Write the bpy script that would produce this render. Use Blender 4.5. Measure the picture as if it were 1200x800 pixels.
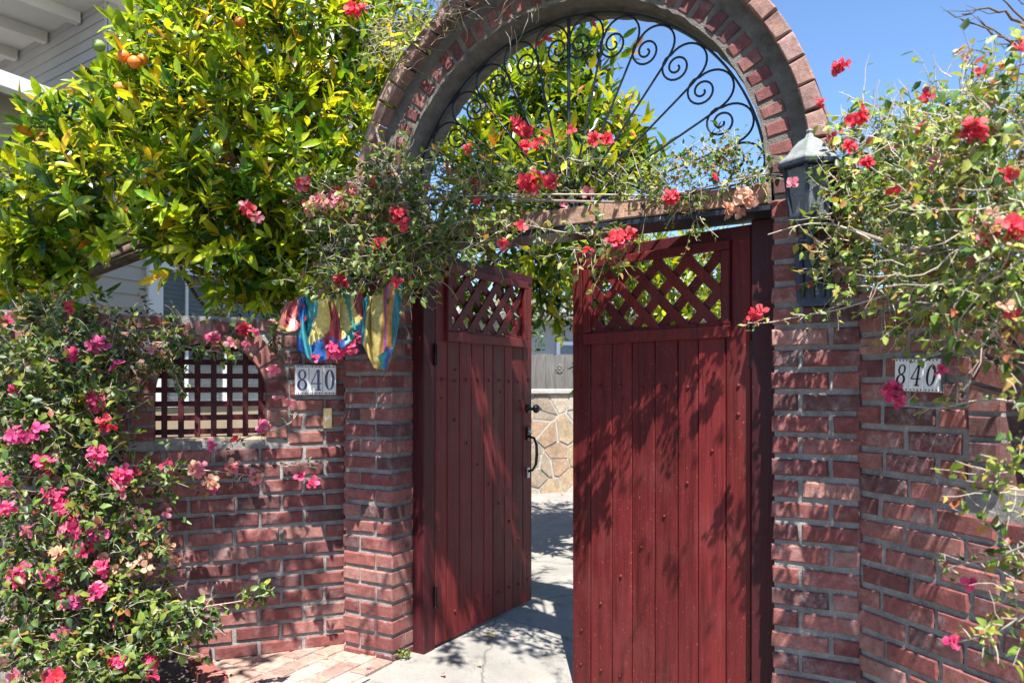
import bpy, bmesh, math, random
import numpy as np
from mathutils import Vector, Matrix, Quaternion

# ------------------------------------------------------------------ camera, sky, sun, exposure
SC = bpy.context.scene
for o in list(bpy.data.objects):
    bpy.data.objects.remove(o)
COL = SC.collection
rnd = random.Random(840)
CAMH = 1.34          # eye height
FPX = 900.0          # focal length in photo pixels (1200 wide)
HOR = 452.0          # horizon row in the photo

cd = bpy.data.cameras.new('camera')
cam = bpy.data.objects.new('camera', cd)
COL.objects.link(cam)
cam.location = (0, 0, CAMH)
cam.rotation_euler = (math.radians(90), 0, 0)
cd.sensor_width = 36.0
cd.lens = 36.0 * FPX / 1200.0
cd.shift_y = (HOR - 400.0) / 1200.0
cd.clip_end = 2000
cd.clip_start = 0.05
cd.dof.use_dof = True
cd.dof.focus_distance = 3.5
cd.dof.aperture_fstop = 3.6
SC.camera = cam

SUN_EL = 62.0
world = bpy.data.worlds.new('World')
SC.world = world
world.use_nodes = True
wn = world.node_tree.nodes
wl = world.node_tree.links
wn.clear()
sky = wn.new('ShaderNodeTexSky')
sky.sky_type = 'NISHITA'
sky.sun_disc = False
sky.sun_elevation = math.radians(SUN_EL)
sky.sun_rotation = math.radians(180)
sky.air_density = 1.0
sky.dust_density = 0.0
sky.ozone_density = 7.0
bgn = wn.new('ShaderNodeBackground')
bgn.inputs['Strength'].default_value = 0.084
wo = wn.new('ShaderNodeOutputWorld')
wl.new(sky.outputs[0], bgn.inputs[0])
wl.new(bgn.outputs[0], wo.inputs[0])

sd = bpy.data.lights.new('sun', 'SUN')
sd.energy = 5.0
sd.angle = math.radians(0.5)
sd.color = (1.0, 0.955, 0.89)
sun = bpy.data.objects.new('sun', sd)
COL.objects.link(sun)
S = Vector((0.02, -math.cos(math.radians(SUN_EL)), math.sin(math.radians(SUN_EL))))
sun.rotation_euler = S.to_track_quat('Z', 'Y').to_euler()
sun.location = (0, -4, 9)

SC.view_settings.view_transform = 'Standard'
SC.view_settings.look = 'None'
SC.view_settings.exposure = 1.6
SC.view_settings.gamma = 1.0
SC.view_settings.use_curve_mapping = False
SC.render.engine = 'CYCLES'
SC.cycles.max_bounces = 6
SC.cycles.diffuse_bounces = 3
SC.cycles.transmission_bounces = 4
SC.cycles.transparent_max_bounces = 6
SC.cycles.use_denoising = True

# ------------------------------------------------------------------ helpers
def at(px, py, depth):
    return Vector(((px - 600.0) / FPX * depth, depth, CAMH + (HOR - py) / FPX * depth))

def tag(o, label, cat=None, group=None, kind=None):
    if label: o['label'] = label
    if cat: o['category'] = cat
    if group: o['group'] = group
    if kind: o['kind'] = kind
    return o

def empty(name, loc=(0, 0, 0), rz=0.0, label=None, cat=None, group=None):
    o = bpy.data.objects.new(name, None)
    COL.objects.link(o)
    o.location = loc
    o.rotation_euler = (0, 0, rz)
    o.empty_display_size = 0.1
    if label: tag(o, label, cat, group)
    return o

def link_mesh(name, me, parent=None):
    o = bpy.data.objects.new(name, me)
    COL.objects.link(o)
    if parent is not None: o.parent = parent
    return o

def new_mesh(name, verts, faces, mat=None, smooth=False):
    me = bpy.data.meshes.new(name)
    me.from_pydata([tuple(v) for v in verts], [], faces)
    me.update()
    if mat: me.materials.append(mat)
    if smooth:
        me.polygons.foreach_set('use_smooth', [True] * len(me.polygons))
    return me

class MB:
    def __init__(s):
        s.v = []; s.f = []
    def add(s, vs, fs):
        b = len(s.v)
        s.v += [tuple(v) for v in vs]
        s.f += [tuple(i + b for i in f) for f in fs]
        return s
    def box(s, x0, x1, y0, y1, z0, z1):
        return s.add([(x0,y0,z0),(x1,y0,z0),(x1,y1,z0),(x0,y1,z0),(x0,y0,z1),(x1,y0,z1),(x1,y1,z1),(x0,y1,z1)],
                     [(3,2,1,0),(4,5,6,7),(0,1,5,4),(1,2,6,5),(2,3,7,6),(3,0,4,7)])
    def cbox(s, x0, x1, y0, y1, z0, z1, c=0.004):
        # chamfered box: front (y0) face carries a chamfer on its four edges, plus the top and bottom long edges
        vs = [(x0,y1,z0),(x1,y1,z0),(x1,y1,z1),(x0,y1,z1),
              (x0,y0+c,z0),(x1,y0+c,z0),(x1,y0+c,z1),(x0,y0+c,z1),
              (x0+c,y0,z0+c),(x1-c,y0,z0+c),(x1-c,y0,z1-c),(x0+c,y0,z1-c)]
        fs = [(0,3,2,1),(0,1,5,4),(1,2,6,5),(2,3,7,6),(3,0,4,7),
              (4,5,9,8),(5,6,10,9),(6,7,11,10),(7,4,8,11),(8,9,10,11)]
        return s.add(vs, fs)
    def bar(s, a, b, w, d, n):
        # rectangular bar from a to b, width w across, depth d along n
        a = Vector(a); b = Vector(b); n = Vector(n).normalized()
        t = (b - a).normalized(); c = t.cross(n).normalized()
        vs = []
        for p in (a, b):
            for i, j in ((-1,-1),(1,-1),(1,1),(-1,1)):
                vs.append(p + c * (w * .5 * i) + n * (d * .5 * j))
        return s.add(vs, [(0,1,2,3),(7,6,5,4),(0,4,5,1),(1,5,6,2),(2,6,7,3),(3,7,4,0)])
    def tube(s, pts, r, sides=8, cap=True):
        pts = [Vector(p) for p in pts]
        n = len(pts)
        rs = r if isinstance(r, (list, tuple)) else [r] * n
        vs = []; fs = []
        prev = None
        for i, p in enumerate(pts):
            t = (pts[min(i+1, n-1)] - pts[max(i-1, 0)])
            if t.length < 1e-9: t = Vector((0,0,1))
            t.normalize()
            if prev is None:
                ref = Vector((0,0,1)) if abs(t.z) < .9 else Vector((1,0,0))
                x = t.cross(ref).normalized()
            else:
                x = (prev - t * prev.dot(t))
                if x.length < 1e-6: x = t.orthogonal()
                x.normalize()
            prev = x
            y = t.cross(x)
            for k in range(sides):
                a = 2 * math.pi * k / sides
                vs.append(p + (x * math.cos(a) + y * math.sin(a)) * rs[i])
        for i in range(n - 1):
            for k in range(sides):
                k2 = (k + 1) % sides
                fs.append((i*sides+k, i*sides+k2, (i+1)*sides+k2, (i+1)*sides+k))
        if cap:
            fs.append(tuple(range(sides - 1, -1, -1)))
            fs.append(tuple((n-1)*sides + k for k in range(sides)))
        return s.add(vs, fs)
    def lathe(s, prof, c=(0,0,0), sides=12, axis='z', caps=True, phase=0.0):
        vs = []; fs = []
        for (r, h) in prof:
            for k in range(sides):
                a = 2*math.pi*k/sides + phase
                if axis == 'z': vs.append((c[0]+r*math.cos(a), c[1]+r*math.sin(a), c[2]+h))
                else: vs.append((c[0]+r*math.cos(a), c[1]-h, c[2]+r*math.sin(a)))
        n = len(prof)
        for i in range(n-1):
            for k in range(sides):
                k2 = (k+1) % sides
                fs.append((i*sides+k, i*sides+k2, (i+1)*sides+k2, (i+1)*sides+k))
        if caps:
            fs.append(tuple(range(sides-1,-1,-1)))
            fs.append(tuple((n-1)*sides+k for k in range(sides)))
        return s.add(vs, fs)
    def prism(s, poly, y0, y1):
        # poly in (x, z), extruded from y0 to y1
        n = len(poly)
        vs = [(x, y0, z) for x, z in poly] + [(x, y1, z) for x, z in poly]
        fs = [tuple(range(n)), tuple(range(2*n-1, n-1, -1))]
        for i in range(n):
            j = (i+1) % n
            fs.append((i, n+i, n+j, j))
        return s.add(vs, fs)
    def build(s, name, mat, parent=None, smooth=False):
        return link_mesh(name, new_mesh(name, s.v, s.f, mat, smooth), parent)

# ------------------------------------------------------------------ materials
def mat_base(name):
    m = bpy.data.materials.new(name)
    m.use_nodes = True
    nt = m.node_tree
    return m, nt, nt.nodes, nt.links, nt.nodes['Principled BSDF']

def ramp(nodes, stops, interp='LINEAR'):
    r = nodes.new('ShaderNodeValToRGB')
    r.color_ramp.interpolation = interp
    els = r.color_ramp.elements
    while len(els) < len(stops): els.new(0.5)
    for e, (p, c) in zip(els, stops):
        e.position = p
        e.color = (c[0], c[1], c[2], 1) if isinstance(c, (list, tuple)) else (c, c, c, 1)
    return r

def noise(nodes, links, vec, scale, detail=4, rough=.6):
    n = nodes.new('ShaderNodeTexNoise')
    n.inputs['Scale'].default_value = scale
    n.inputs['Detail'].default_value = detail
    n.inputs['Roughness'].default_value = rough
    if vec is not None: links.new(vec, n.inputs['Vector'])
    return n

def mix(nodes, links, a, b, fac, mode='MIX'):
    n = nodes.new('ShaderNodeMix')
    n.data_type = 'RGBA'; n.blend_type = mode
    for sock, val in ((n.inputs[0], fac), (n.inputs[6], a), (n.inputs[7], b)):
        if hasattr(val, 'is_linked'): links.new(val, sock)
        elif isinstance(val, (int, float)): sock.default_value = val
        else: sock.default_value = (val[0], val[1], val[2], 1)
    return n.outputs[2]

def bump(nodes, links, h, bsdf, strength=.4, dist=.004):
    b = nodes.new('ShaderNodeBump')
    b.inputs['Strength'].default_value = strength
    b.inputs['Distance'].default_value = dist
    links.new(h, b.inputs['Height'])
    links.new(b.outputs[0], bsdf.inputs['Normal'])

def plain(name, col, rough=.6, metal=0.0, var=.15, scale=30, bumps=.15, stretch=None):
    m, nt, N, L, P = mat_base(name)
    g = N.new('ShaderNodeNewGeometry')
    v = g.outputs['Position']
    if stretch:
        mp = N.new('ShaderNodeMapping'); mp.inputs['Scale'].default_value = stretch
        L.new(v, mp.inputs[0]); v = mp.outputs[0]
    n = noise(N, L, v, scale, 5)
    r = ramp(N, [(.25, [c*(1-var) for c in col]), (.75, [min(1, c*(1+var)) for c in col])])
    L.new(n.outputs[0], r.inputs[0])
    L.new(r.outputs[0], P.inputs['Base Color'])
    P.inputs['Roughness'].default_value = rough
    P.inputs['Metallic'].default_value = metal
    if bumps: bump(N, L, n.outputs[0], P, bumps, .003)
    return m

def brick_mat(name, cols, eff=.5, efcol=(.42,.37,.35)):
    m, nt, N, L, P = mat_base(name)
    g = N.new('ShaderNodeNewGeometry'); pos = g.outputs['Position']
    oi = N.new('ShaderNodeObjectInfo')
    k = len(cols)
    r = ramp(N, [(i/k, c) for i, c in enumerate(cols)], 'CONSTANT')
    L.new(oi.outputs['Random'], r.inputs[0])
    n1 = noise(N, L, pos, 38, 6, .65)
    r1 = ramp(N, [(.28, .6), (.5, .97), (.72, 1.35)])
    L.new(n1.outputs[0], r1.inputs[0])
    c1 = mix(N, L, r.outputs[0], r1.outputs[0], 1.0, 'MULTIPLY')
    # pits
    n2 = noise(N, L, pos, 240, 3, .7)
    r2 = ramp(N, [(.32, .25), (.46, 1.0)])
    L.new(n2.outputs[0], r2.inputs[0])
    c2 = mix(N, L, c1, r2.outputs[0], .75, 'MULTIPLY')
    # lime bloom and smeared mortar
    n3 = noise(N, L, pos, 13, 9, .78)
    r3 = ramp(N, [(.50, 0.0), (.70, eff)])
    L.new(n3.outputs[0], r3.inputs[0])
    n5 = noise(N, L, pos, 2.6, 4, .6)
    r5 = ramp(N, [(.42, .25), (.62, 1.0)])
    L.new(n5.outputs[0], r5.inputs[0])
    m5 = N.new('ShaderNodeMath'); m5.operation = 'MULTIPLY'
    L.new(r3.outputs[0], m5.inputs[0]); L.new(r5.outputs[0], m5.inputs[1])
    c3 = mix(N, L, c2, efcol, m5.outputs[0])
    # soot
    n4 = noise(N, L, pos, 5, 5, .7)
    r4 = ramp(N, [(.35, .5), (.55, 1.0)])
    L.new(n4.outputs[0], r4.inputs[0])
    c4 = mix(N, L, c3, r4.outputs[0], .6, 'MULTIPLY')
    L.new(c4, P.inputs['Base Color'])
    P.inputs['Roughness'].default_value = .85
    mm = N.new('ShaderNodeMath'); mm.operation = 'ADD'
    L.new(n1.outputs[0], mm.inputs[0]); L.new(n2.outputs[0], mm.inputs[1])
    bump(N, L, mm.outputs[0], P, .5, .006)
    return m

def mortar_mat(name, a, b):
    m, nt, N, L, P = mat_base(name)
    g = N.new('ShaderNodeNewGeometry'); pos = g.outputs['Position']
    n1 = noise(N, L, pos, 14, 7, .7)
    r = ramp(N, [(.3, a), (.7, b)])
    L.new(n1.outputs[0], r.inputs[0])
    n2 = noise(N, L, pos, 160, 4, .7)
    c = mix(N, L, r.outputs[0], n2.outputs[0], .5, 'OVERLAY')
    L.new(c, P.inputs['Base Color'])
    P.inputs['Roughness'].default_value = .95
    mm = N.new('ShaderNodeMath'); mm.operation = 'ADD'
    L.new(n1.outputs[0], mm.inputs[0]); L.new(n2.outputs[0], mm.inputs[1])
    bump(N, L, mm.outputs[0], P, 1.0, .016)
    return m

def paint_mat(name, col, dust=(.30,.13,.12)):
    m, nt, N, L, P = mat_base(name)
    g = N.new('ShaderNodeNewGeometry'); pos = g.outputs['Position']
    oi = N.new('ShaderNodeObjectInfo')
    mp = N.new('ShaderNodeMapping'); mp.inputs['Scale'].default_value = (30, 30, 1.3)
    L.new(pos, mp.inputs[0])
    grain = noise(N, L, mp.outputs[0], 3.0, 6, .65)
    r = ramp(N, [(.3, [c*.82 for c in col]), (.7, [c*1.15 for c in col])])
    L.new(grain.outputs[0], r.inputs[0])
    rr = ramp(N, [(0, .68), (1, 1.18)])
    L.new(oi.outputs['Random'], rr.inputs[0])
    c1 = mix(N, L, r.outputs[0], rr.outputs[0], 1.0, 'MULTIPLY')
    n2 = noise(N, L, pos, 85, 7, .8)
    r2 = ramp(N, [(.61, 0.0), (.67, .8)])
    L.new(n2.outputs[0], r2.inputs[0])
    n3 = noise(N, L, pos, 3.5, 4, .6)
    r3 = ramp(N, [(.5, 0.0), (.78, .16)])
    L.new(n3.outputs[0], r3.inputs[0])
    c2 = mix(N, L, c1, dust, r3.outputs[0])
    c3 = mix(N, L, c2, [min(1, c*1.9) for c in dust], r2.outputs[0])
    mp4 = N.new('ShaderNodeMapping'); mp4.inputs['Scale'].default_value = (9, 9, .55)
    L.new(pos, mp4.inputs[0])
    n4 = noise(N, L, mp4.outputs[0], 3.0, 7, .7)
    r4 = ramp(N, [(.34, .45), (.5, 1.0), (.66, 1.25)])
    L.new(n4.outputs[0], r4.inputs[0])
    c3 = mix(N, L, c3, r4.outputs[0], .8, 'MULTIPLY')
    L.new(c3, P.inputs['Base Color'])
    rg = ramp(N, [(.35, .38), (.65, .68)])
    L.new(n4.outputs[0], rg.inputs[0]); L.new(rg.outputs[0], P.inputs['Roughness'])
    P.inputs['Roughness'].default_value = .5
    P.inputs['Specular IOR Level'].default_value = .22
    bump(N, L, grain.outputs[0], P, .6, .005)
    return m

def leaf_mat(name, trans=.35, rough=.38, tr_gain=(1.5, 1.35, .6)):
    m, nt, N, L, P = mat_base(name)
    a = N.new('ShaderNodeAttribute'); a.attribute_name = 'tint'
    oi = N.new('ShaderNodeObjectInfo')
    rr = ramp(N, [(0, .75), (1, 1.25)])
    L.new(oi.outputs['Random'], rr.inputs[0])
    g = N.new('ShaderNodeNewGeometry')
    n = noise(N, L, g.outputs['Position'], 55, 3)
    r = ramp(N, [(.3, .75), (.7, 1.2)])
    L.new(n.outputs[0], r.inputs[0])
    c0 = mix(N, L, a.outputs['Color'], rr.outputs[0], 1.0, 'MULTIPLY')
    c = mix(N, L, c0, r.outputs[0], 1.0, 'MULTIPLY')
    L.new(c, P.inputs['Base Color'])
    P.inputs['Roughness'].default_value = rough
    t = N.new('ShaderNodeBsdfTranslucent')
    tc = mix(N, L, c, tr_gain, 1.0, 'MULTIPLY')
    L.new(tc, t.inputs[0])
    ms = N.new('ShaderNodeMixShader'); ms.inputs[0].default_value = trans
    L.new(P.outputs[0], ms.inputs[1]); L.new(t.outputs[0], ms.inputs[2])
    L.new(ms.outputs[0], N['Material Output'].inputs[0])
    return m

M = {}
M['brick'] = brick_mat('red_brick', [(.175,.045,.040),(.235,.070,.057),(.135,.040,.038),(.27,.098,.080),(.19,.052,.046),(.25,.088,.074),(.105,.040,.038),(.29,.130,.105),(.21,.060,.050)], .62, (.44,.40,.39))
M['arch_brick'] = brick_mat('arch_brick', [(.14,.036,.034),(.19,.06,.052),(.11,.036,.038),(.21,.08,.07)], .4)  # darkened: shade under the cap ring is put into the brick colour
M['cap_brick'] = brick_mat('cap_brick', [(.27,.15,.12),(.31,.185,.15),(.23,.13,.115),(.29,.17,.15)], .5, (.48,.42,.38))
M['lintel_brick'] = brick_mat('lintel_brick', [(.30,.16,.11),(.36,.21,.14),(.26,.15,.12)], .4)
M['paver'] = brick_mat('paver_brick', [(.33,.215,.17),(.38,.26,.21),(.29,.18,.15),(.40,.30,.25)], .5, (.6,.54,.48))
M['mortar'] = mortar_mat('mortar', (.18,.170,.160), (.44,.415,.39))
M['arch_mortar'] = mortar_mat('arch_mortar', (.10,.088,.076), (.25,.23,.205))  # darker than the wall mortar, with the arch's shade put into its tone
M['pale_mortar'] = mortar_mat('pale_mortar', (.36,.34,.31), (.52,.50,.46))
M['paint'] = paint_mat('oxblood_paint', (.108,.0115,.012), (.22,.09,.075))
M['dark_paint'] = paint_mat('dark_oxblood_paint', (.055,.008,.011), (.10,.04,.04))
M['iron'] = plain('black_iron', (.022,.026,.036), .42, .5, .4, 60, .3)
M['steel'] = plain('worn_steel', (.35,.36,.38), .35, .9, .3, 80, .3)
M['blackmetal'] = plain('dark_bronze_hardware', (.03,.03,.035), .25, .8, .4, 60, .1)
M['verdigris'] = plain('weathered_lantern_roof', (.17,.185,.18), .75, .1, .4, 28, .5)
M['lantern'] = plain('blue_black_lantern', (.03,.037,.055), .5, .4, .5, 40, .4)
M['wood_grey'] = plain('weathered_grey_wood', (.115,.108,.10), .9, 0, .5, 5, .5, (14,14,1.2))
M['twig'] = plain('pale_dry_twig', (.40,.34,.27), .9, 0, .35, 40, .3)
M['bark'] = plain('brown_bark', (.10,.07,.05), .95, 0, .5, 25, .7)
M['stem'] = plain('vine_stem', (.19,.15,.12), .9, 0, .4, 30, .5)
M['siding'] = plain('beige_siding', (.44,.41,.36), .7, 0, .06, 3, .1)
M['siding_grey'] = plain('grey_siding', (.36,.355,.35), .7, 0, .08, 3, .1)
M['white'] = plain('white_trim_paint', (.74,.75,.76), .55, 0, .05, 6, .1)
M['soffit'] = plain('soffit_paint', (.62,.60,.56), .7, 0, .07, 4, .1)
M['blind'] = plain('window_blind', (.50,.50,.48), .6, 0, .1, 6, 0)
M['tan'] = plain('tan_stucco', (.42,.32,.21), .9, 0, .12, 8, .4)
M['green_paint'] = plain('pale_green_paint', (.42,.52,.47), .6, 0, .08, 8, .1)
M['roof'] = plain('grey_shingle', (.13,.125,.12), .95, 0, .4, 12, .6)
M['tile'] = plain('glazed_tile', (.66,.66,.66), .2, 0, .08, 30, .05)
M['tile_blue'] = plain('cobalt_glaze', (.004,.008,.12), .2, 0, .3, 60, 0)
M['tile_brown'] = plain('dark_brown_glaze', (.03,.016,.02), .25, 0, .3, 60, 0)
M['brass'] = plain('brushed_brass', (.66,.47,.22), .4, .35, .15, 60, .1)
M['asphalt'] = plain('asphalt', (.05,.05,.052), .95, 0, .3, 60, .4)
M['soil'] = plain('dry_soil', (.10,.075,.055), 1, 0, .5, 25, .8)
M['orange'] = plain('orange_peel', (.75,.20,.03), .45, 0, .15, 90, .4)
M['green_fruit'] = plain('unripe_orange_peel', (.17,.27,.06), .45, 0, .2, 60, .4)
M['stone'] = brick_mat('flagstone', [(.36,.27,.17),(.44,.33,.21),(.28,.22,.16),(.42,.35,.26),(.33,.22,.14),(.38,.33,.27)], .25, (.6,.5,.38))
M['leaf'] = leaf_mat('citrus_leaf', .40, .26)
M['vine_leaf'] = leaf_mat('vine_leaf', .34, .45)
M['bract'] = leaf_mat('papery_bract', .45, .6, (1.15, .9, 1.0))
M['cloth'] = leaf_mat('sheer_cloth', .40, .35, (1.1, 1.1, 1.1))
gl, nt, N, L, P = mat_base('lantern_glass')
P.inputs['Base Color'].default_value = (.55,.60,.62,1); P.inputs['Roughness'].default_value = .12
P.inputs['Transmission Weight'].default_value = .85; P.inputs['IOR'].default_value = 1.1
M['glass'] = gl
wg, nt, N, L, P = mat_base('window_glass')
P.inputs['Base Color'].default_value = (.5,.55,.58,1); P.inputs['Roughness'].default_value = .04
P.inputs['Transmission Weight'].default_value = .9; P.inputs['IOR'].default_value = 1.2
M['wglass'] = wg

def concrete_mat():
    m, nt, N, L, P = mat_base('pale_concrete')
    g = N.new('ShaderNodeNewGeometry'); pos = g.outputs['Position']
    n1 = noise(N, L, pos, 2.2, 8, .65)
    r = ramp(N, [(.3, (.18,.17,.15)), (.7, (.275,.262,.238))])
    L.new(n1.outputs[0], r.inputs[0])
    n2 = noise(N, L, pos, 190, 4, .7)
    r2 = ramp(N, [(.3, .7), (.6, 1.05)])
    L.new(n2.outputs[0], r2.inputs[0])
    c = mix(N, L, r.outputs[0], r2.outputs[0], 1.0, 'MULTIPLY')
    n3 = noise(N, L, pos, 7, 6, .75)
    r3 = ramp(N, [(.54, 1.0), (.70, .55)])
    L.new(n3.outputs[0], r3.inputs[0])
    c = mix(N, L, c, r3.outputs[0], 1.0, 'MULTIPLY')
    vo = N.new('ShaderNodeTexVoronoi'); vo.feature = 'DISTANCE_TO_EDGE'; vo.inputs['Scale'].default_value = .75
    nw = noise(N, L, pos, 4, 5, .7)
    wv = mix(N, L, pos, nw.outputs[1], .12)
    L.new(wv, vo.inputs['Vector'])
    rv = ramp(N, [(0.0, .35), (.006, 1.0)])
    L.new(vo.outputs['Distance'], rv.inputs[0])
    c = mix(N, L, c, rv.outputs[0], .8, 'MULTIPLY')
    L.new(c, P.inputs['Base Color'])
    P.inputs['Roughness'].default_value = .9
    bump(N, L, n2.outputs[0], P, .35, .003)
    return m
M['concrete'] = concrete_mat()

# ------------------------------------------------------------------ frames of the place
GA = math.radians(29.0)
P0 = Vector((-.584, 3.73, 0))
U = Vector((math.cos(GA), -math.sin(GA), 0))
NM = Vector((math.sin(GA), math.cos(GA), 0))
def GW(t, m, z=0.0):
    return P0 + U * t + NM * m + Vector((0, 0, z))
def gt(p):
    d = Vector((p[0], p[1], 0)) - P0
    return d.dot(U), d.dot(NM)
def gz(x, y):
    # the entry falls gently towards the right-hand pier
    t = (x - P0.x) * U.x + (y - P0.y) * U.y
    s = min(max((t - .05), 0), 1.1)
    return -.165 * (s * s / (s + .10)) if s > 0 else 0.0

# ------------------------------------------------------------------ ground
def make_ground():
    def axis(lo, hi, flo, fhi, fine):
        a = list(np.arange(flo, fhi + 1e-6, fine))
        left = []; x = flo; st = fine
        while x > lo:
            st *= 1.5; x -= st; left.append(max(x, lo))
        right = []; x = fhi; st = fine
        while x < hi:
            st *= 1.5; x += st; right.append(min(x, hi))
        return left[::-1] + a + right
    xs = axis(-600, 600, -3, 5, .12); ys = axis(-600, 900, 1.5, 8, .12)
    vs = []; fs = []
    for y in ys:
        for x in xs:
            vs.append((x, y, gz(x, y) + .004 * math.sin(x*3.1) * math.sin(y*2.7) - .004))
    nx = len(xs)
    for j in range(len(ys)-1):
        for i in range(nx-1):
            fs.append((j*nx+i, j*nx+i+1, (j+1)*nx+i+1, (j+1)*nx+i))
    o = link_mesh('ground', new_mesh('ground', vs, fs, M['concrete'], True))
    tag(o, 'pale concrete ground of the entry and courtyard', None, None, 'structure')
make_ground()
def grid_sheet(name, xs, ys, dz, mat, label):
    vs = [(x, y, gz(x, y) + .004*math.sin(x*3.1)*math.sin(y*2.7) - .004 + dz) for y in ys for x in xs]
    nx = len(xs)
    fs = [(j*nx+i, j*nx+i+1, (j+1)*nx+i+1, (j+1)*nx+i) for j in range(len(ys)-1) for i in range(nx-1)]
    tag(link_mesh(name, new_mesh(name, vs, fs, mat, True)), label, None, None, 'structure')
grid_sheet('road', list(np.linspace(-40, -4, 10)) + list(np.arange(-3, 6, .25)) + list(np.linspace(7, 40, 10)), list(np.arange(-9, 1.01, .25)), .02, M['asphalt'], 'unseen dark asphalt street in front of the gate, added to cut bounce light')  # unseen street surface, added dark to lower the light bounced onto the walls
grid_sheet('garden_bed', list(np.arange(-6, -.84, .2)), list(np.arange(4.25, 6.8, .2)), .02, M['soil'], 'bare garden soil behind the left wall')

# ------------------------------------------------------------------ bricks
_bc = {}
def brick_mesh(Lx, D, H, mat, c=.005):
    key = (round(Lx, 2), round(D, 2), round(H, 3), mat.name)
    if key not in _bc:
        out = []
        for v in range(7):
            b = MB().cbox(-key[0]/2, key[0]/2, 0, key[1], -key[2]/2, key[2]/2, c)
            vv = []
            for i, p in enumerate(b.v):
                j = .0018
                vv.append((p[0] + rnd.uniform(-j, j), p[1] + (rnd.uniform(-.003, .001) if i >= 8 else 0), p[2] + rnd.uniform(-j, j)))
            for chip in range(v % 3):
                i = rnd.choice((8, 9, 10, 11)); q = vv[i]; dd = rnd.uniform(.003, .007)
                vv[i] = (q[0] - math.copysign(dd, q[0]), q[1] + rnd.uniform(0, .0015), q[2] - math.copysign(dd*.6, q[2]))
                q = vv[i-4]
                vv[i-4] = (q[0] - math.copysign(.003, q[0]), q[1] + .0015, q[2] - math.copysign(.002, q[2]))
            out.append(new_mesh('brick', vv, b.f, mat))
        _bc[key] = out
    return rnd.choice(_bc[key])

def put_brick(parent, x0, x1, z, H, D, mat, y=0.0, name='brick', rot=None):
    o = link_mesh(name, brick_mesh(x1-x0, D, H, mat), parent)
    o.location = ((x0+x1)/2, y + rnd.uniform(-.002, .0015), z + rnd.uniform(-.0012, .0012))
    o.rotation_euler = (rnd.uniform(-.012, .012), rnd.uniform(-.006, .006), rnd.uniform(-.012, .012))
    return o

CH = .08; BH = .0605; JT = .016

def brick_wall(name, origin, rz, x0, x1, ztop, zbot, niche, label, phase=0.0):
    """niche = (centre x, half width, sill z, spring z, ring thickness); local y points into the wall"""
    root = empty(name, origin, rz, label, 'wall')
    cx, hw, zs, zsp, ring = niche
    ro = hw + ring
    R = .0085
    th = .20
    # mortar core in two halves, meeting on the centre line of the arched opening
    arc = [(cx + hw*math.cos(a), zsp + hw*math.sin(a)) for a in np.linspace(math.pi/2, 0, 14)]
    right = [(cx, zbot), (x1, zbot), (x1, ztop-.004), (cx, ztop-.004)] + arc + [(cx+hw, zs), (cx, zs)]
    arcl = [(cx - hw*math.cos(a), zsp + hw*math.sin(a)) for a in np.linspace(0, math.pi/2, 14)]
    left = [(x0, zbot), (cx, zbot), (cx, zs), (cx-hw, zs)] + arcl + [(cx, ztop-.004), (x0, ztop-.004)]
    core = MB().prism(left, R, th).prism(right, R, th).build('mortar', M['mortar'], root)
    # courses
    n = int(round((ztop - zbot) / CH))
    for k in range(n):
        zc = ztop - CH*(k+.5)
        off = (.107 if k % 2 else 0) + phase + rnd.uniform(-.012, .012)
        x = x1 - .004
        first = True
        while x > x0 + .03:
            Lb = (.20 + rnd.uniform(-.006, .006))
            if first and k % 2: Lb = .095
            first = False
            a = max(x - Lb, x0)
            segs = [(a, x)]
            x = a - JT
            # clip against the opening with its ring
            zt = zc
            if zt > zsp and (zt - BH/2 - zsp) < ro:
                h = math.sqrt(max(ro*ro - max(zt - BH/2 - zsp, 0)**2, 0)) if zt - BH/2 > zsp else ro
            elif zs - .07 < zt <= zsp:
                h = ro
            else:
                h = 0
            if h > 0:
                ns = []
                for (p, q) in segs:
                    if q <= cx - h - .006 or p >= cx + h + .006: ns.append((p, q)); continue
                    if p < cx - h - .022: ns.append((p, cx - h - .008))
                    if q > cx + h + .022: ns.append((cx + h + .008, q))
                segs = ns
            for (p, q) in segs:
                if q - p > .016: put_brick(root, p, q, zc, BH, .1, M['brick'])
    # ring of headers round the opening and the sill
    na = int(math.pi * (hw + ring/2) / .078)
    for i in range(na):
        a = math.pi * (i + .5) / na
        r0 = hw - .004
        w0 = .5 * (math.pi*r0/na - .012); w1 = .5*(math.pi*ro/na - .012)
        b = MB()
        b.add([(-w0,0,r0),(w0,0,r0),(w1,0,ro),(-w1,0,ro),(-w0,.12,r0),(w0,.12,r0),(w1,.12,ro),(-w1,.12,ro)],
              [(0,1,2,3),(7,6,5,4),(4,5,1,0),(5,6,2,1),(6,7,3,2),(7,4,0,3)])
        o = b.build('ring_brick', M['brick'], root)
        o.location = (cx, rnd.uniform(-.008, -.003), zsp)
        o.rotation_euler = (0, a - math.pi/2, 0)
    for sx in (-1, 1):
        z = zs + .036
        while z < zsp - .02:
            xa, xb = (cx - ro, cx - hw + .004) if sx < 0 else (cx + hw - .004, cx + ro)
            put_brick(root, xa, xb, z, .063, .12, M['brick'], -.005, 'ring_brick')
            z += .076
    b = MB().box(cx - hw + .002, cx + hw - .002, .03, th - .01, zs - .02, zs + .012)
    b.build('sill', M['tan'], root)
    return root

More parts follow.
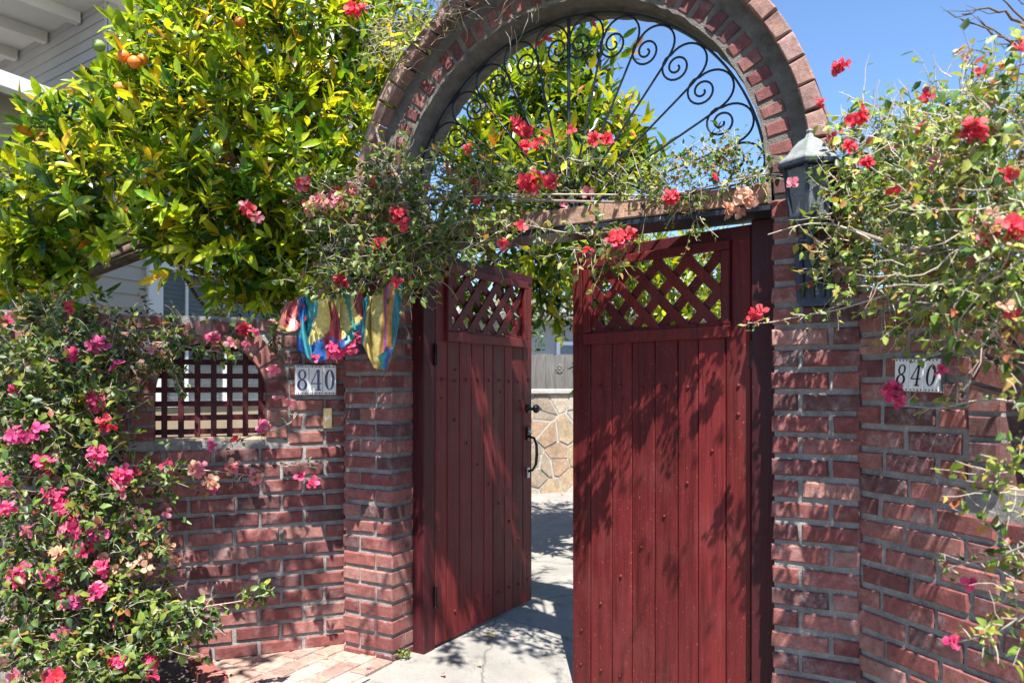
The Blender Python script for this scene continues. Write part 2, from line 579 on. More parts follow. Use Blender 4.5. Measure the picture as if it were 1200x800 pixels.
LW_RZ = math.radians(22.3)
left_wall = brick_wall('brick_wall', (-.874, 3.954, 0), LW_RZ, -2.45, .02, 1.68, -.08, (-.625, .256, 1.075, 1.30, .1),
                       'low red brick wall with arched lattice opening left of the gate')
RW_O = Vector((1.256, 2.665, 0)); RW_RZ = math.radians(-70.0)
right_wall = brick_wall('brick_wall', RW_O, RW_RZ, -.09, 1.65, 1.68, -.48, (.72, .256, 1.03, 1.26, .1),
                        'red brick wall flaring toward the viewer right of the gate', .05)

# lattice in the two arched openings
def niche_lattice(wall, cx, hw, zs, zsp, label):
    lo = empty('lattice_screen', wall.location, wall.rotation_euler.z, label, 'lattice')
    R = hw + .015
    nx = int(2*R/.0745)
    for i in range(-4, 5):
        x = cx + i*.0745 + .01
        if abs(x - cx) > R - .01: continue
        ztop = zsp + math.sqrt(R*R - (x-cx)**2)
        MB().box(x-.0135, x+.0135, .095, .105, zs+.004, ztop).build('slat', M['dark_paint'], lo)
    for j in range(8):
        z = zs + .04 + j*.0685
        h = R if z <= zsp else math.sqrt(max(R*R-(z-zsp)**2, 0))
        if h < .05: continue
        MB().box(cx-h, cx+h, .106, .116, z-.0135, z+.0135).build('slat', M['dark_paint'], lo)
niche_lattice(left_wall, -.625, .256, 1.075, 1.30, 'dark red square lattice in the arched opening of the left brick wall')
niche_lattice(right_wall, .72, .256, 1.03, 1.26, 'dark red square lattice in the arched opening of the right brick wall')

# ------------------------------------------------------------------ archway
TC, RS, ZSP = .889, .87, 2.12
ROUT = 1.10
arch = empty('brick_archway', P0, -GA, 'tall round-topped red brick archway framing the double gate', 'archway')
def pier(tl, tr, inner):
    """inner = +1 when the opening lies on the right of the pier"""
    MB().box(tl+.0085, tr-.0085, .0085, .29, -.5, ZSP-.004).build('pier_mortar', M['mortar'], arch)
    n = int((ZSP + .48) / CH)
    ti, to = (tr, tl) if inner > 0 else (tl, tr)
    sg = -1 if inner > 0 else 1        # from the inner edge outwards
    def span(a, b):
        p, q = ti + sg*a, ti + sg*b
        return (min(p, q), max(p, q))
    for k in range(n):
        zc = ZSP - CH*(k+.5)
        if k % 2 == 0:
            a, b = span(0, .095); put_brick(arch, a, b, zc, BH, .2, M['brick'])
            a, b = span(.109, .305); put_brick(arch, a, b, zc, BH, .1, M['brick'])
        else:
            a, b = span(0, .196); put_brick(arch, a, b, zc, BH, .095, M['brick'])
            a, b = span(.21, .305); put_brick(arch, a, b, zc, BH, .2, M['brick'])
            a, b = span(0, .1); put_brick(arch, a, b, zc, BH, .09, M['brick'], .109)
pier(-.305, 0.0, 1)
pier(1.777, 2.084, -1)

def ring_core(r0, r1, y0, y1, name, mat, n=64, a0=0, a1=math.pi, rough=0.0):
    vs = []; fs = []
    for i in range(n+1):
        a = a0 + (a1-a0)*i/n
        for (r, y) in ((r0, y0), (r1, y0), (r1, y1), (r0, y1)):
            rr = r + (rnd.uniform(-rough, rough) if r == r0 else 0)
            vs.append((TC - rr*math.cos(a), y, ZSP + rr*math.sin(a)))
    for i in range(n):
        for k in range(4):
            k2 = (k+1) % 4
            fs.append((i*4+k, i*4+k2, (i+1)*4+k2, (i+1)*4+k))
    fs.append((0,1,2,3)); fs.append((n*4+3, n*4+2, n*4+1, n*4))
    return link_mesh(name, new_mesh(name, vs, fs, mat), arch)
ring_core(.868, 1.034, .004, .235, 'arch_mortar', M['arch_mortar'], 90, rough=.004)

def wedge_meshes(r0, r1, pitch, gap, y0, y1, mat, n=5):
    out = []
    for v in range(n):
        w0 = .5*(pitch*r0 - gap); w1 = .5*(pitch*r1 - gap)
        c = .005
        j = lambda s=.003: rnd.uniform(-s, s)
        a = [(-w0,y1,r0),(w0,y1,r0),(w1,y1,r1),(-w1,y1,r1),
             (-w0,y0+c,r0),(w0,y0+c,r0),(w1,y0+c,r1),(-w1,y0+c,r1),
             (-w0+c,y0,r0+c),(w0-c,y0,r0+c),(w1-c,y0,r1-c),(-w1+c,y0,r1-c)]
        a = [(p[0]+j(), p[1]+(j() if i > 7 else 0), p[2]+j(.002)) for i, p in enumerate(a)]
        f = [(0,3,2,1),(0,1,5,4),(1,2,6,5),(2,3,7,6),(3,0,4,7),(4,5,9,8),(5,6,10,9),(6,7,11,10),(7,4,8,11),(8,9,10,11)]
        out.append(new_mesh('voussoir', a, f, mat))
    return out
def ring_bricks(name, r0, r1, n, gap, y0, y1, mat):
    ms = wedge_meshes(r0, r1, math.pi/n, gap, y0, y1, mat)
    for i in range(n):
        a = math.pi*(i+.5)/n
        o = link_mesh(name, rnd.choice(ms), arch)
        o.location = (TC, rnd.uniform(-.002, .002), ZSP)
        o.rotation_euler = (0, a - math.pi/2 + rnd.uniform(-.004, .004), 0)
ring_bricks('voussoir', .884, .968, 40, .021, -.001, .12, M['arch_brick'])
ring_bricks('cap_brick', 1.030, 1.092, 33, .011, -.068, .255, M['cap_brick'])
# lintel: bricks on a steel angle
ZL0, ZL1 = 2.02, 2.105
MB().box(.004, 1.773, .012, .2, ZL0+.004, ZL1-.006).build('lintel_mortar', M['arch_mortar'], arch)
x = .012
while x < 1.74:
    Lb = min(.196 + rnd.uniform(-.01, .01), 1.766 - x)
    put_brick(arch, x, x+Lb, (ZL0+ZL1)/2, .077, .1, M['lintel_brick'], 0.0, 'lintel_brick')
    x += Lb + .014
MB().box(.004, 1.773, -.004, .21, 1.998, 2.017).build('angle_iron', M['iron'], arch)
# door posts
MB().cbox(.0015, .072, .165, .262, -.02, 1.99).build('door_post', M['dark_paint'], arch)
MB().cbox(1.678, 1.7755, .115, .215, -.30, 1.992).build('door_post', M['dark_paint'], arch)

# ------------------------------------------------------------------ iron fan grille
def fan_grille():
    g = empty('fan_grille', GW(TC, .12, 2.11), -GA, 'black wrought iron fan grille with scrolled spokes filling the arch', 'grille')
    Rg = .852
    pts = [(-Rg*math.cos(a), 0, .005+Rg*math.sin(a)) for a in np.linspace(0, math.pi, 60)]
    vs = MB()
    for i in range(len(pts)-1):
        vs.bar(pts[i], pts[i+1], .009, .03, (0,1,0))
    vs.build('hoop', M['iron'], g)
    MB().bar((-.86, 0, .004), (.86, 0, .004), .012, .03, (0,1,0)).build('base_bar', M['iron'], g)
    MB().tube([(0,0,.01),(0,0,Rg)], .008, 8).build('centre_bar', M['iron'], g)
    n = 7; step = math.radians(12.55)
    for side in (-1, 1):
        for i in range(1, n+1):
            a1 = step*i; a0 = step*(i-1); am = (a0+a1)/2
            rc = .752
            w = rc*math.tan(step/2)*.97
            p2 = []
            # straight stem expressed in the slot frame (x tangential, y radial from rc)
            def loc(r, a): return (r*math.sin(a-am), r*math.cos(a-am) - rc)
            for r in (.05, .3, .55, .66, .715): p2.append(loc(r, a1))
            # over the top, touching the hoop
            top = Rg - rc - .004
            for q in np.linspace(0.0, math.pi, 15):
                ww = w*1.0
                p2.append((ww*math.cos(q), (top-.004)*math.sin(q)**.9 + .004*(1+math.cos(q))))
            # curl: small spiral at the inner lower side
            rr0 = w*.66; ccx = -w + rr0; ccy = -.022
            for q in np.linspace(math.pi, math.pi + 3.4*math.pi, 34):
                f = (q - math.pi)/(3.4*math.pi)
                rr = rr0*(1-f)**.85 + .008
                p2.append((ccx + rr*math.cos(q), ccy + rr*1.05*math.sin(q)))
            pts = []
            for (lx, ly) in p2:
                X = (rc+ly)*math.sin(am) + lx*math.cos(am)
                Zz = (rc+ly)*math.cos(am) - lx*math.sin(am)
                pts.append((side*X, 0, max(Zz, .012)))
            MB().tube(pts, .0047, 6).build('scrolled_spoke', M['iron'], g, True)
    MB().lathe([(.0,.0),(.05,.002),(.055,.012),(.03,.022),(0,.024)], (0,0,.01), 12, 'y', False).build('hub', M['iron'], g)
fan_grille()

# ------------------------------------------------------------------ gate leaves
_bolt = None
def bolt(parent, x, z, y=-.001, s=1.0):
    global _bolt
    if _bolt is None:
        b = MB().lathe([(.0085,0),(.008,.003),(.0052,.0055),(.0,.0065)], (0,0,0), 8, 'y', False)
        _bolt = new_mesh('bolt', b.v, b.f, M['paint'], True)
    o = link_mesh('bolt', _bolt, parent)
    o.location = (x + rnd.uniform(-.004,.004), y, z + rnd.uniform(-.006,.006)); o.scale = (s, s, s)

def gate_leaf(origin, rz, L, zb, zt, nb, flip, label):
    """local x runs from the hinge (0) to the free edge; local y points away from the viewer side"""
    g = empty('gate_leaf', origin, rz, label, 'gate')
    sx = -1 if flip else 1
    def X(a, b): return (min(sx*a, sx*b), max(sx*a, sx*b))
    zl0, zl1 = zt - .40, zt - .085      # lattice opening
    # boards
    bw = L / nb
    cut = [0] + [bw*(i + rnd.uniform(-.09, .09)) for i in range(1, nb)] + [L]
    for i in range(nb):
        top = zt - .012 if i in (0, nb-1) else zl0 + .02
        a, b = X(cut[i] + .0028, cut[i+1] - .0028)
        dz = rnd.uniform(-.004, .004)
        MB().cbox(a, b, rnd.uniform(0,.002), .028, zb + dz, top, .0035).build('board', M['paint'], g)
    # back frame: rails, stile edges, diagonal brace
    bf = MB()
    for z in (zb+.12, zl0-.10): bf.box(*X(.004, L-.004), .029, .062, z-.045, z+.045)
    bf.build('back_rail', M['paint'], g)
    MB().bar((sx*.06, .0455, zl0-.15), (sx*(L-.06), .0455, zb+.17) if not flip else (sx*(L-.06), .0455, zb+.17), .08, .03, (0,1,0)).build('brace', M['paint'], g)
    # top rail and lattice surround
    a, b = X(.0, L)
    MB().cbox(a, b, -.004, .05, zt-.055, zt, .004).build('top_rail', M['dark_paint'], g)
    a, b = X(bw*.72, L - bw*.72)
    MB().cbox(a, b, -.022, .0, zl0-.048, zl0+.004, .004).build('lattice_rail', M['paint'], g)
    MB().cbox(a, b, -.022, .0, zl1-.004, zl1+.036, .004).build('lattice_rail', M['paint'], g)
    for (p, q) in ((bw*.72, bw*.72+.042), (L-bw*.72-.042, L-bw*.72)):
        a, b = X(p, q)
        MB().cbox(a, b, -.021, .0, zl0+.005, zl1-.005, .004).build('lattice_stile', M['paint'], g)
    # crossed slats, clipped to the opening
    xa, xb = bw*.72+.03, L-bw*.72-.03
    za, zc = zl0, zl1
    pitch = .150
    for d in (0, 1):
        c0 = -1.2
        while c0 < 2.2:
            # line x = c0 + z'  (d=0) or x = c0 - z' (d=1), z' = z - za
            ptsx = []
            H = zc - za
            if d == 0: p = [(c0, 0), (c0+H, H)]
            else: p = [(c0, 0), (c0-H, H)]
            (x0, z0), (x1, z1) = p
            dx = x1-x0
            t0, t1 = 0.0, 1.0
            for lim, s in ((xa, 1), (xb, -1)):
                # s*(x - lim) >= 0
                f0 = s*(x0-lim); f1 = s*(x1-lim)
                if f0 < 0 and f1 < 0: t0 = 2; break
                if f0 < 0: t0 = max(t0, f0/(f0-f1))
                elif f1 < 0: t1 = min(t1, f0/(f0-f1))
            if t1 - t0 > .06:
                A = (sx*(x0+dx*t0), .006 + .011*d, za + H*t0)
                B = (sx*(x0+dx*t1), .006 + .011*d, za + H*t1)
                MB().bar(A, B, .043, .0095, (0,1,0)).build('slat', M['paint'], g)
            c0 += pitch
    # bolts
    for i in range(nb):
        xx = sx*(i+.5)*bw
        bolt(g, xx, zl0-.25); bolt(g, xx, zb+.14)
        f = (i+.5)/nb
        zz = (zl0-.28)*(1-f) + (zb+.22)*f
        bolt(g, xx, zz)
        if i % 2: bolt(g, xx + bw*.1, zl0-.16 - .03*i, s=.8)
    for z in (zb+.25, zl0-.12):
        a, b = X(-.006, .004)
        o = MB().tube([(sx*-.004, -.004, z-.05), (sx*-.004, -.004, z+.05)], .008, 8).build('hinge', M['blackmetal'], g)
        for dz in (-.052, .052): MB().lathe([(.0,-.005),(.010,-.003),(.010,.003),(0,.005)], (sx*-.004,-.004,z+dz), 8).build('finial', M['blackmetal'], o, True)
    return g

lh = GW(.077, .262)
left_leaf = gate_leaf(lh, -GA + math.radians(88), 1.0, .012, 2.02, 9, False,
                      'left dark red board gate leaf swung wide open with door handle')
# local -y of the left leaf must face the viewer side (+U): rotation of +88 degrees gives -y = U
rh = GW(1.668, .165)
right_leaf = gate_leaf(rh, -GA - math.radians(16.5), .945, -.135, 1.985, 8, True,
                       'right dark red board gate leaf nearly closed with lit lattice window')

# handle set on the left leaf
def handle_set(g, L):
    hs = empty('tmp')
    bpy.data.objects.remove(hs)
    x = L - .055
    MB().lathe([(.026,0),(.026,.006),(.012,.010),(.010,.045)], (x,-.0005,1.20), 12, 'y').build('rosette', M['blackmetal'], g, True)
    MB().lathe([(.010,0),(.024,.008),(.028,.02),(.022,.034),(0,.04)], (x,-.04,1.20), 12, 'y', False).build('knob', M['blackmetal'], g, True)
    MB().tube([(x,-.06,1.20),(x+.03,-.065,1.20),(x+.062,-.06,1.195)], [.009,.009,.006], 8).build('lever', M['blackmetal'], g, True)
    p = MB().cbox(x-.02, x+.02, -.009, -.0005, 1.005, 1.09, .004).build('latch_plate', M['blackmetal'], g)
    MB().lathe([(.013,0),(.013,.012),(0,.014)], (x,-.009,1.062), 10, 'y', False).build('lock_cylinder', M['steel'], p, True)
    MB().tube([(x,-.01,1.03),(x,-.045,1.02),(x,-.062,.98),(x,-.064,.92),(x,-.058,.86),(x,-.035,.825),(x,-.008,.815)], [.008,.008,.009,.010,.009,.008,.008], 8).build('pull_handle', M['blackmetal'], g, True)
    MB().cbox(x-.017, x+.017, -.008, -.0005, .775, .84, .003).build('handle_foot', M['steel'], g)
handle_set(left_leaf, 1.0)

# ------------------------------------------------------------------ wall lanterns
def lantern(t, z, label):
    g = empty('wall_lantern', GW(t, -.105, z), -GA, label, 'lantern', 'lanterns on the gate piers')
    ph = math.radians(30); g.scale = (.9, .9, .9)
    prof = [(.122,0),(.118,.014),(.088,.040),(.066,.070),(.046,.092),(.020,.108),(.012,.125),(.016,.135),(.0,.15)]
    MB().lathe(prof, (0,0,.205), 6, 'z', True, ph).build('roof', M['verdigris'], g)
    MB().lathe([(.124,-.006),(.127,.0),(.127,.012),(.122,.016)], (0,0,.196), 6, 'z', True, ph).build('eave_rim', M['lantern'], g)
    rt, rb = .098, .074
    for k in range(6):
        a = ph + k*math.pi/3; a2 = a + math.pi/3
        MB().bar((rb*math.cos(a), rb*math.sin(a), 0), (rt*math.cos(a), rt*math.sin(a), .19), .013, .013, (math.cos(a), math.sin(a), 0)).build('post', M['lantern'], g)
        q = .97
        v = [(q*rb*math.cos(a), q*rb*math.sin(a), .012), (q*rb*math.cos(a2), q*rb*math.sin(a2), .012), (q*rt*math.cos(a2), q*rt*math.sin(a2), .185), (q*rt*math.cos(a), q*rt*math.sin(a), .185)]
        w = [(p[0]*.97, p[1]*.97, p[2]) for p in v]
        MB().add(v+w, [(0,1,2,3),(7,6,5,4),(0,4,5,1),(1,5,6,2),(2,6,7,3),(3,7,4,0)]).build('pane', M['glass'], g)
    MB().lathe([(.05,-.035),(.082,-.012),(.084,.0),(.08,.012)], (0,0,0), 6, 'z', True, ph).build('bottom_tray', M['lantern'], g)
    MB().lathe([(.012,0),(.012,.09),(.006,.11)], (0,0,.0), 8).build('candle', M['white'], g)
    MB().lathe([(.0,-.13),(.02,-.12),(.03,-.09),(.018,-.06),(.026,-.035)], (0,0,0), 8, 'z', False).build('finial', M['lantern'], g, True)
    # bracket and back plate on the wall
    MB().tube([(0,0,-.06),(0,.03,-.10),(0,.09,-.11),(0,.115,-.09)], [.012,.013,.013,.012], 8).build('bracket', M['lantern'], g, True)
    b = MB().prism([(-.062,-.32),(-.045,-.335),(.045,-.335),(.062,-.32),(.075,-.10),(.05,-.055),(-.05,-.055),(-.075,-.10)], .094, .1155)
    pl = b.build('back_plate', M['lantern'], g)
    for xx in (-.035, 0, .035):
        MB().tube([(xx*1.1,.093,-.30),(xx*1.2,.089,-.2),(xx*1.3,.093,-.09)], .009, 6).build('rib', M['lantern'], pl, True)
lantern(1.925, 1.93, 'black hexagonal lantern with weathered pale roof on the right gate pier')
lantern(-.165, 1.80, 'dark lantern half hidden in vines on the left gate pier')

# ------------------------------------------------------------------ house numbers, door bell
def ell(cx, cz, rx, rz, n=24): return [(cx+rx*math.cos(a), cz+rz*math.sin(a)) for a in np.linspace(0, 2*math.pi, n, endpoint=False)]
def ring2(b, o, i, y0, y1):
    n = len(o)
    vs = [(x,y0,z) for x,z in o] + [(x,y0,z) for x,z in i] + [(x,y1,z) for x,z in o] + [(x,y1,z) for x,z in i]
    fs = []
    for k in range(n):
        k2 = (k+1) % n
        fs += [(k,k2,n+k2,n+k),(k,2*n+k,2*n+k2,k2),(n+k,n+k2,3*n+k2,3*n+k)]
    b.add(vs, fs)
def digit(ch, cx, cz, w, h, y, slant=0.0, bold=1.0):
    b = MB(); y0, y1 = y-.0012, y+.0005
    if ch == '0':
        ring2(b, ell(cx, cz, w/2, h/2), ell(cx, cz, w/2*(1-.56*bold), h/2*.93), y0, y1)
    elif ch == '8':
        ring2(b, ell(cx, cz+h*.255, w*.41, h*.245), ell(cx, cz+h*.255, w*.41*(1-.5*bold), h*.20), y0, y1)
        ring2(b, ell(cx, cz-h*.235, w*.5, h*.265), ell(cx, cz-h*.235, w*.5*(1-.5*bold), h*.21), y0-.0003, y1)
    else:
        s = w*.12*bold
        b.prism([(cx+w*.12,cz-h/2),(cx+w*.12+2*s,cz-h/2),(cx+w*.12+2*s,cz+h/2),(cx+w*.12,cz+h/2)], y0, y1)
        b.prism([(cx-w*.5,cz-h*.17),(cx-w*.5+w*.09,cz-h*.17),(cx+w*.2,cz+h/2),(cx+w*.11,cz+h/2)], y0-.0003, y1)
        b.prism([(cx-w*.5,cz-h*.2),(cx+w*.56,cz-h*.2),(cx+w*.56,cz-h*.155),(cx-w*.5,cz-h*.155)], y0-.0006, y1)
        b.prism([(cx-w*.02,cz-h/2-.001),(cx+w*.5,cz-h/2-.001),(cx+w*.5,cz-h*.46),(cx-w*.02,cz-h*.46)], y0-.0009, y1)
    b.v = [(p[0] + slant*(p[2]-cz), p[1], p[2]) for p in b.v]
    return b

def number_plate(wall, xc, zc, tw, th, colour, label, roll=0.0, slant=0.0, bold=1.0, split=True):
    R = Matrix.Rotation(wall.rotation_euler.z, 4, 'Z')
    g = empty('house_number', Vector(wall.location) + R @ Vector((xc, -.006, zc)), 0, label, 'number plate')
    g.rotation_euler = (0, roll, wall.rotation_euler.z)
    MB().cbox(-1.53*tw, 1.53*tw, -.006, .012, -th*.5-.003, th*.5+.003, .002).build('backing', M['mortar'], g)
    for i, ch in enumerate('840'):
        cx = (i-1)*tw
        tl = MB().cbox(cx-tw*.49, cx+tw*.49, -.0135, -.004, -th*.5, th*.5, .0022).build('tile', M['tile'], g)
        if split: digit(ch, cx, 0, tw*.74, th*.70, -.0138, slant, bold).build('digit', colour, tl)
        else: digit(ch, cx, 0, tw*.62, th*.66, -.0138, slant, bold).build('digit', colour, tl)
        orn = MB()
        for sgn in (-1, 1):
            for q in range(7 if split else 4):
                f = (q+.5)/(7 if split else 4) - .5
                r = (.0045 if q % 2 else .003) if split else .0032
                orn.lathe([(r,0),(r*.6,.0008)], (cx+f*tw*.92, -.0136, sgn*th*.455), 6, 'y')
        orn.build('border_ornament', M['tile_brown'] if not split else M['tile_brown'], tl)
    return g
number_plate(left_wall, -.135, 1.37, .068, .148, M['tile_blue'], 'white tile house number 840 in cobalt blue on the left wall', 0, 0, 1.0)
number_plate(right_wall, .192, 1.375, .0575, .104, M['tile_brown'], 'white tile house number 840 in dark brown on the right wall', math.radians(1.5), .16, .85, False)
R22 = Matrix.Rotation(LW_RZ, 4, 'Z')
bell = empty('door_bell', Vector(left_wall.location) + R22 @ Vector((-.075, -.004, 1.176)), LW_RZ, 'small brass door bell plate below the blue number tiles', 'door bell')
MB().cbox(-.022, .022, -.010, .004, -.052, .052, .003).build('plate', M['brass'], bell)
MB().lathe([(.009,0),(.009,.004),(.006,.006),(0,.0065)], (0,-.0098,0), 12, 'y', False).build('button', M['white'], bell, True)

# ------------------------------------------------------------------ paving in front of the left wall
def paving():
    root = empty('brick_paving', P0, -GA)
    tag(root, 'pale pink brick paving in front of the left wall and pier', None, None, 'structure')
    # joint bed
    vs = []; fs = []
    xs = np.linspace(-2.2, .30, 70); ys = np.linspace(-1.5, .3, 50)
    cells = lambda t, m: True
    for m in ys:
        for t in xs:
            p = GW(t, m); vs.append((t, m, gz(p.x, p.y) + .003))
    nx = len(xs)
    for j in range(len(ys)-1):
        for i in range(nx-1):
            t = (xs[i]+xs[i+1])/2; m = (ys[j]+ys[j+1])/2
            if t > .075 - .55*max(m + .3, 0) or m > .12: continue
            fs.append((j*nx+i, j*nx+i+1, (j+1)*nx+i+1, (j+1)*nx+i))
    link_mesh('joint_bed', new_mesh('joint_bed', vs, fs, M['pale_mortar']), root)
    variants = []
    for v in range(6):
        b = MB().cbox(-.0475, .0475, 0, .03, -.0975, .0975, .004)
        # turn so the chamfered face looks up and the long side runs inwards
        vv = [(x + rnd.uniform(-.002,.002), z + rnd.uniform(-.002,.002), -y) for (x, y, z) in b.v]
        variants.append(new_mesh('paver', vv, b.f, M['paver']))
    i = 0
    t = -1.75
    while t < .26:
        m = -1.35 + (.103 if i % 2 else 0)
        while m < .2:
            p = GW(t, m)
            lw = R22.inverted().to_3x3() @ (p - left_wall.location)
            if t < .10 - .55*max(m+.3, 0) and lw.y < .06:
                q = Vector((p.x, p.y, 0))
                if (p.x > -1.62 + .25*(3.6-p.y)):
                    o = link_mesh('paver', rnd.choice(variants), root)
                    o.location = (t, m, gz(p.x, p.y) + .011 + rnd.uniform(-.002,.002))
                    o.rotation_euler = (rnd.uniform(-.012,.012), rnd.uniform(-.015,.015), rnd.uniform(-.015,.015))
            m += .207
        t += .107; i += 1
paving()
def planter():
    # brick edging and soil of the planting bed at lower left
    a = at(190, 758, 0); 
    pts = [Vector((-1.50, 3.70, 0)), Vector((-1.47, 3.60, 0)), Vector((-1.42, 3.50, 0)), Vector((-1.36, 3.41, 0)), Vector((-1.28, 3.32, 0)), Vector((-1.22, 3.20, 0)), Vector((-1.20, 3.07, 0)), Vector((-1.2, 2.93, 0)), Vector((-1.2,2.79,0))]
    g = empty('planter_edging', (-1.3, 3.3, 0), 0, 'brick edging of the planting bed under the left bougainvillea', 'edging')
    for i in range(len(pts)-1):
        d = pts[i+1]-pts[i]; n = 2
        for k in range(n):
            c = pts[i] + d*((k+.5)/n)
            b = MB().cbox(-.028, .028, -.045, .045, -.03, .085 + rnd.uniform(-.006,.006), .005)
            o = b.build('edging_brick', M['brick'], g)
            o.location = c - g.location; o.rotation_euler = (0, 0, math.atan2(d.y, d.x))
    poly = [tuple(p) for p in pts] + [(-1.2,2.3,0),(-3.6,2.3,0),(-3.3,3.0,0)]
    n = len(poly)
    me = new_mesh('planting_soil', [(p[0], p[1], .045) for p in poly], [tuple(range(n-1,-1,-1))], M['soil'])
    tag(link_mesh('planting_soil', me), 'dark soil of the planting bed', None, None, 'structure')
planter()

# ------------------------------------------------------------------ courtyard: stone wall, fence, houses
def stone_wall():
    o = at(640, 575, 9.6); o.z = 0
    ang = math.radians(-24)           # recedes to the right
    g = empty('stone_wall', (o.x, o.y, -.03), -ang, 'tan flagstone wall with pale joints across the courtyard', 'wall')
    x0, x1, z0, z1 = -1.6, 2.6, -.06, 1.27
    MB().box(x0, x1, .02, .3, z0, z1).build('mortar', M['pale_mortar'], g)
    MB().cbox(x0-.03, x1+.03, -.02, .33, z1+.002, z1+.06, .008).build('coping', M['pale_mortar'], g)
    r = random.Random(5)
    seeds = []; tries = 0
    while len(seeds) < 135 and tries < 20000:
        tries += 1
        p = (r.uniform(x0, x1), r.uniform(z0, z1)); md = r.choice((.08, .10, .14, .2))
        if all((p[0]-q[0])**2*.6 + (p[1]-q[1])**2*1.5 > md**2 for q in seeds): seeds.append(p)
    for i, p in enumerate(seeds):
        poly = [(x0+.01,z0),(x1-.01,z0),(x1-.01,z1-.01),(x0+.01,z1-.01)]
        for j, q in enumerate(seeds):
            if i == j: continue
            nx, nz = q[0]-p[0], q[1]-p[1]; l = math.hypot(nx, nz); nx /= l; nz /= l
            d = (p[0]+q[0])/2*nx + (p[1]+q[1])/2*nz - r.uniform(.007, .02)
            out = []
            for k in range(len(poly)):
                a, b = poly[k], poly[(k+1) % len(poly)]
                fa, fb = a[0]*nx+a[1]*nz-d, b[0]*nx+b[1]*nz-d
                if fa <= 0: out.append(a)
                if (fa < 0) != (fb < 0):
                    t = fa/(fa-fb); out.append((a[0]+(b[0]-a[0])*t, a[1]+(b[1]-a[1])*t))
            poly = out
            if len(poly) < 3: break
        if len(poly) < 3: continue
        MB().prism([(x + r.uniform(-.006,.006), z + r.uniform(-.006,.006)) for x, z in poly], r.uniform(.004,.017), .06).build('stone', M['stone'], g)
    return g
stone_wall()
def wood_fence():
    o = at(640, 452, 10.3); o.z = 0
    g = empty('wooden_fence', (o.x, o.y, 0), math.radians(24), 'weathered grey board fence above the stone wall', 'fence')
    x = -1.6
    while x < 2.8:
        w = .145
        b = MB().prism([(x+.003,0),(x+w-.003,0),(x+w-.003,1.73),(x+w-.03,1.765),(x+.03,1.765),(x+.003,1.73)], rnd.uniform(0,.006), .022)
        b.build('fence_board', M['wood_grey'], g)
        x += w
    MB().box(-1.6, 2.8, .03, .07, 1.45, 1.54).build('rail', M['wood_grey'], g)
    MB().box(-1.6, 2.8, .03, .07, .35, .44).build('rail', M['wood_grey'], g)
    b = MB()
    for k in range(8):
        a = k*math.pi/4
        b.lathe([(.022,0),(.012,.008)], (.145*.5+.13+.045*math.cos(a), -.001, 1.57+.045*math.sin(a)), 7, 'y')
    b.lathe([(.025,0),(.015,.012)], (.145*.5+.13, -.001, 1.57), 8, 'y')
    b.build('wall_rosette', M['wood_grey'], g)
wood_fence()

def lap_wall(parent, x0, x1, z0, z1, pitch, mat, name='siding_board', holes=(), join=False):
    z = z0
    J = MB()
    while z < z1 - .01:
        spans = [(x0, x1)]
        for (a, b, c, d) in holes:
            if z + pitch > c + .01 and z < d - .01:
                ns = []
                for (p, q) in spans:
                    if q <= a or p >= b: ns.append((p, q)); continue
                    if p < a: ns.append((p, a))
                    if q > b: ns.append((b, q))
                spans = ns
        for (p, q) in spans:
            v = [(p,-.014,z),(q,-.014,z),(q,0,z+pitch+.004),(p,0,z+pitch+.004),(p,.02,z),(q,.02,z),(q,.02,z+pitch+.004),(p,.02,z+pitch+.004)]
            f = [(0,1,2,3),(7,6,5,4),(0,4,5,1),(1,5,6,2),(2,6,7,3),(3,7,4,0)]
            if join: J.add(v, f)
            else: MB().add(v, f).build(name, mat, parent)
        z += pitch
    if join: J.build(name, mat, parent)['kind'] = 'stuff'

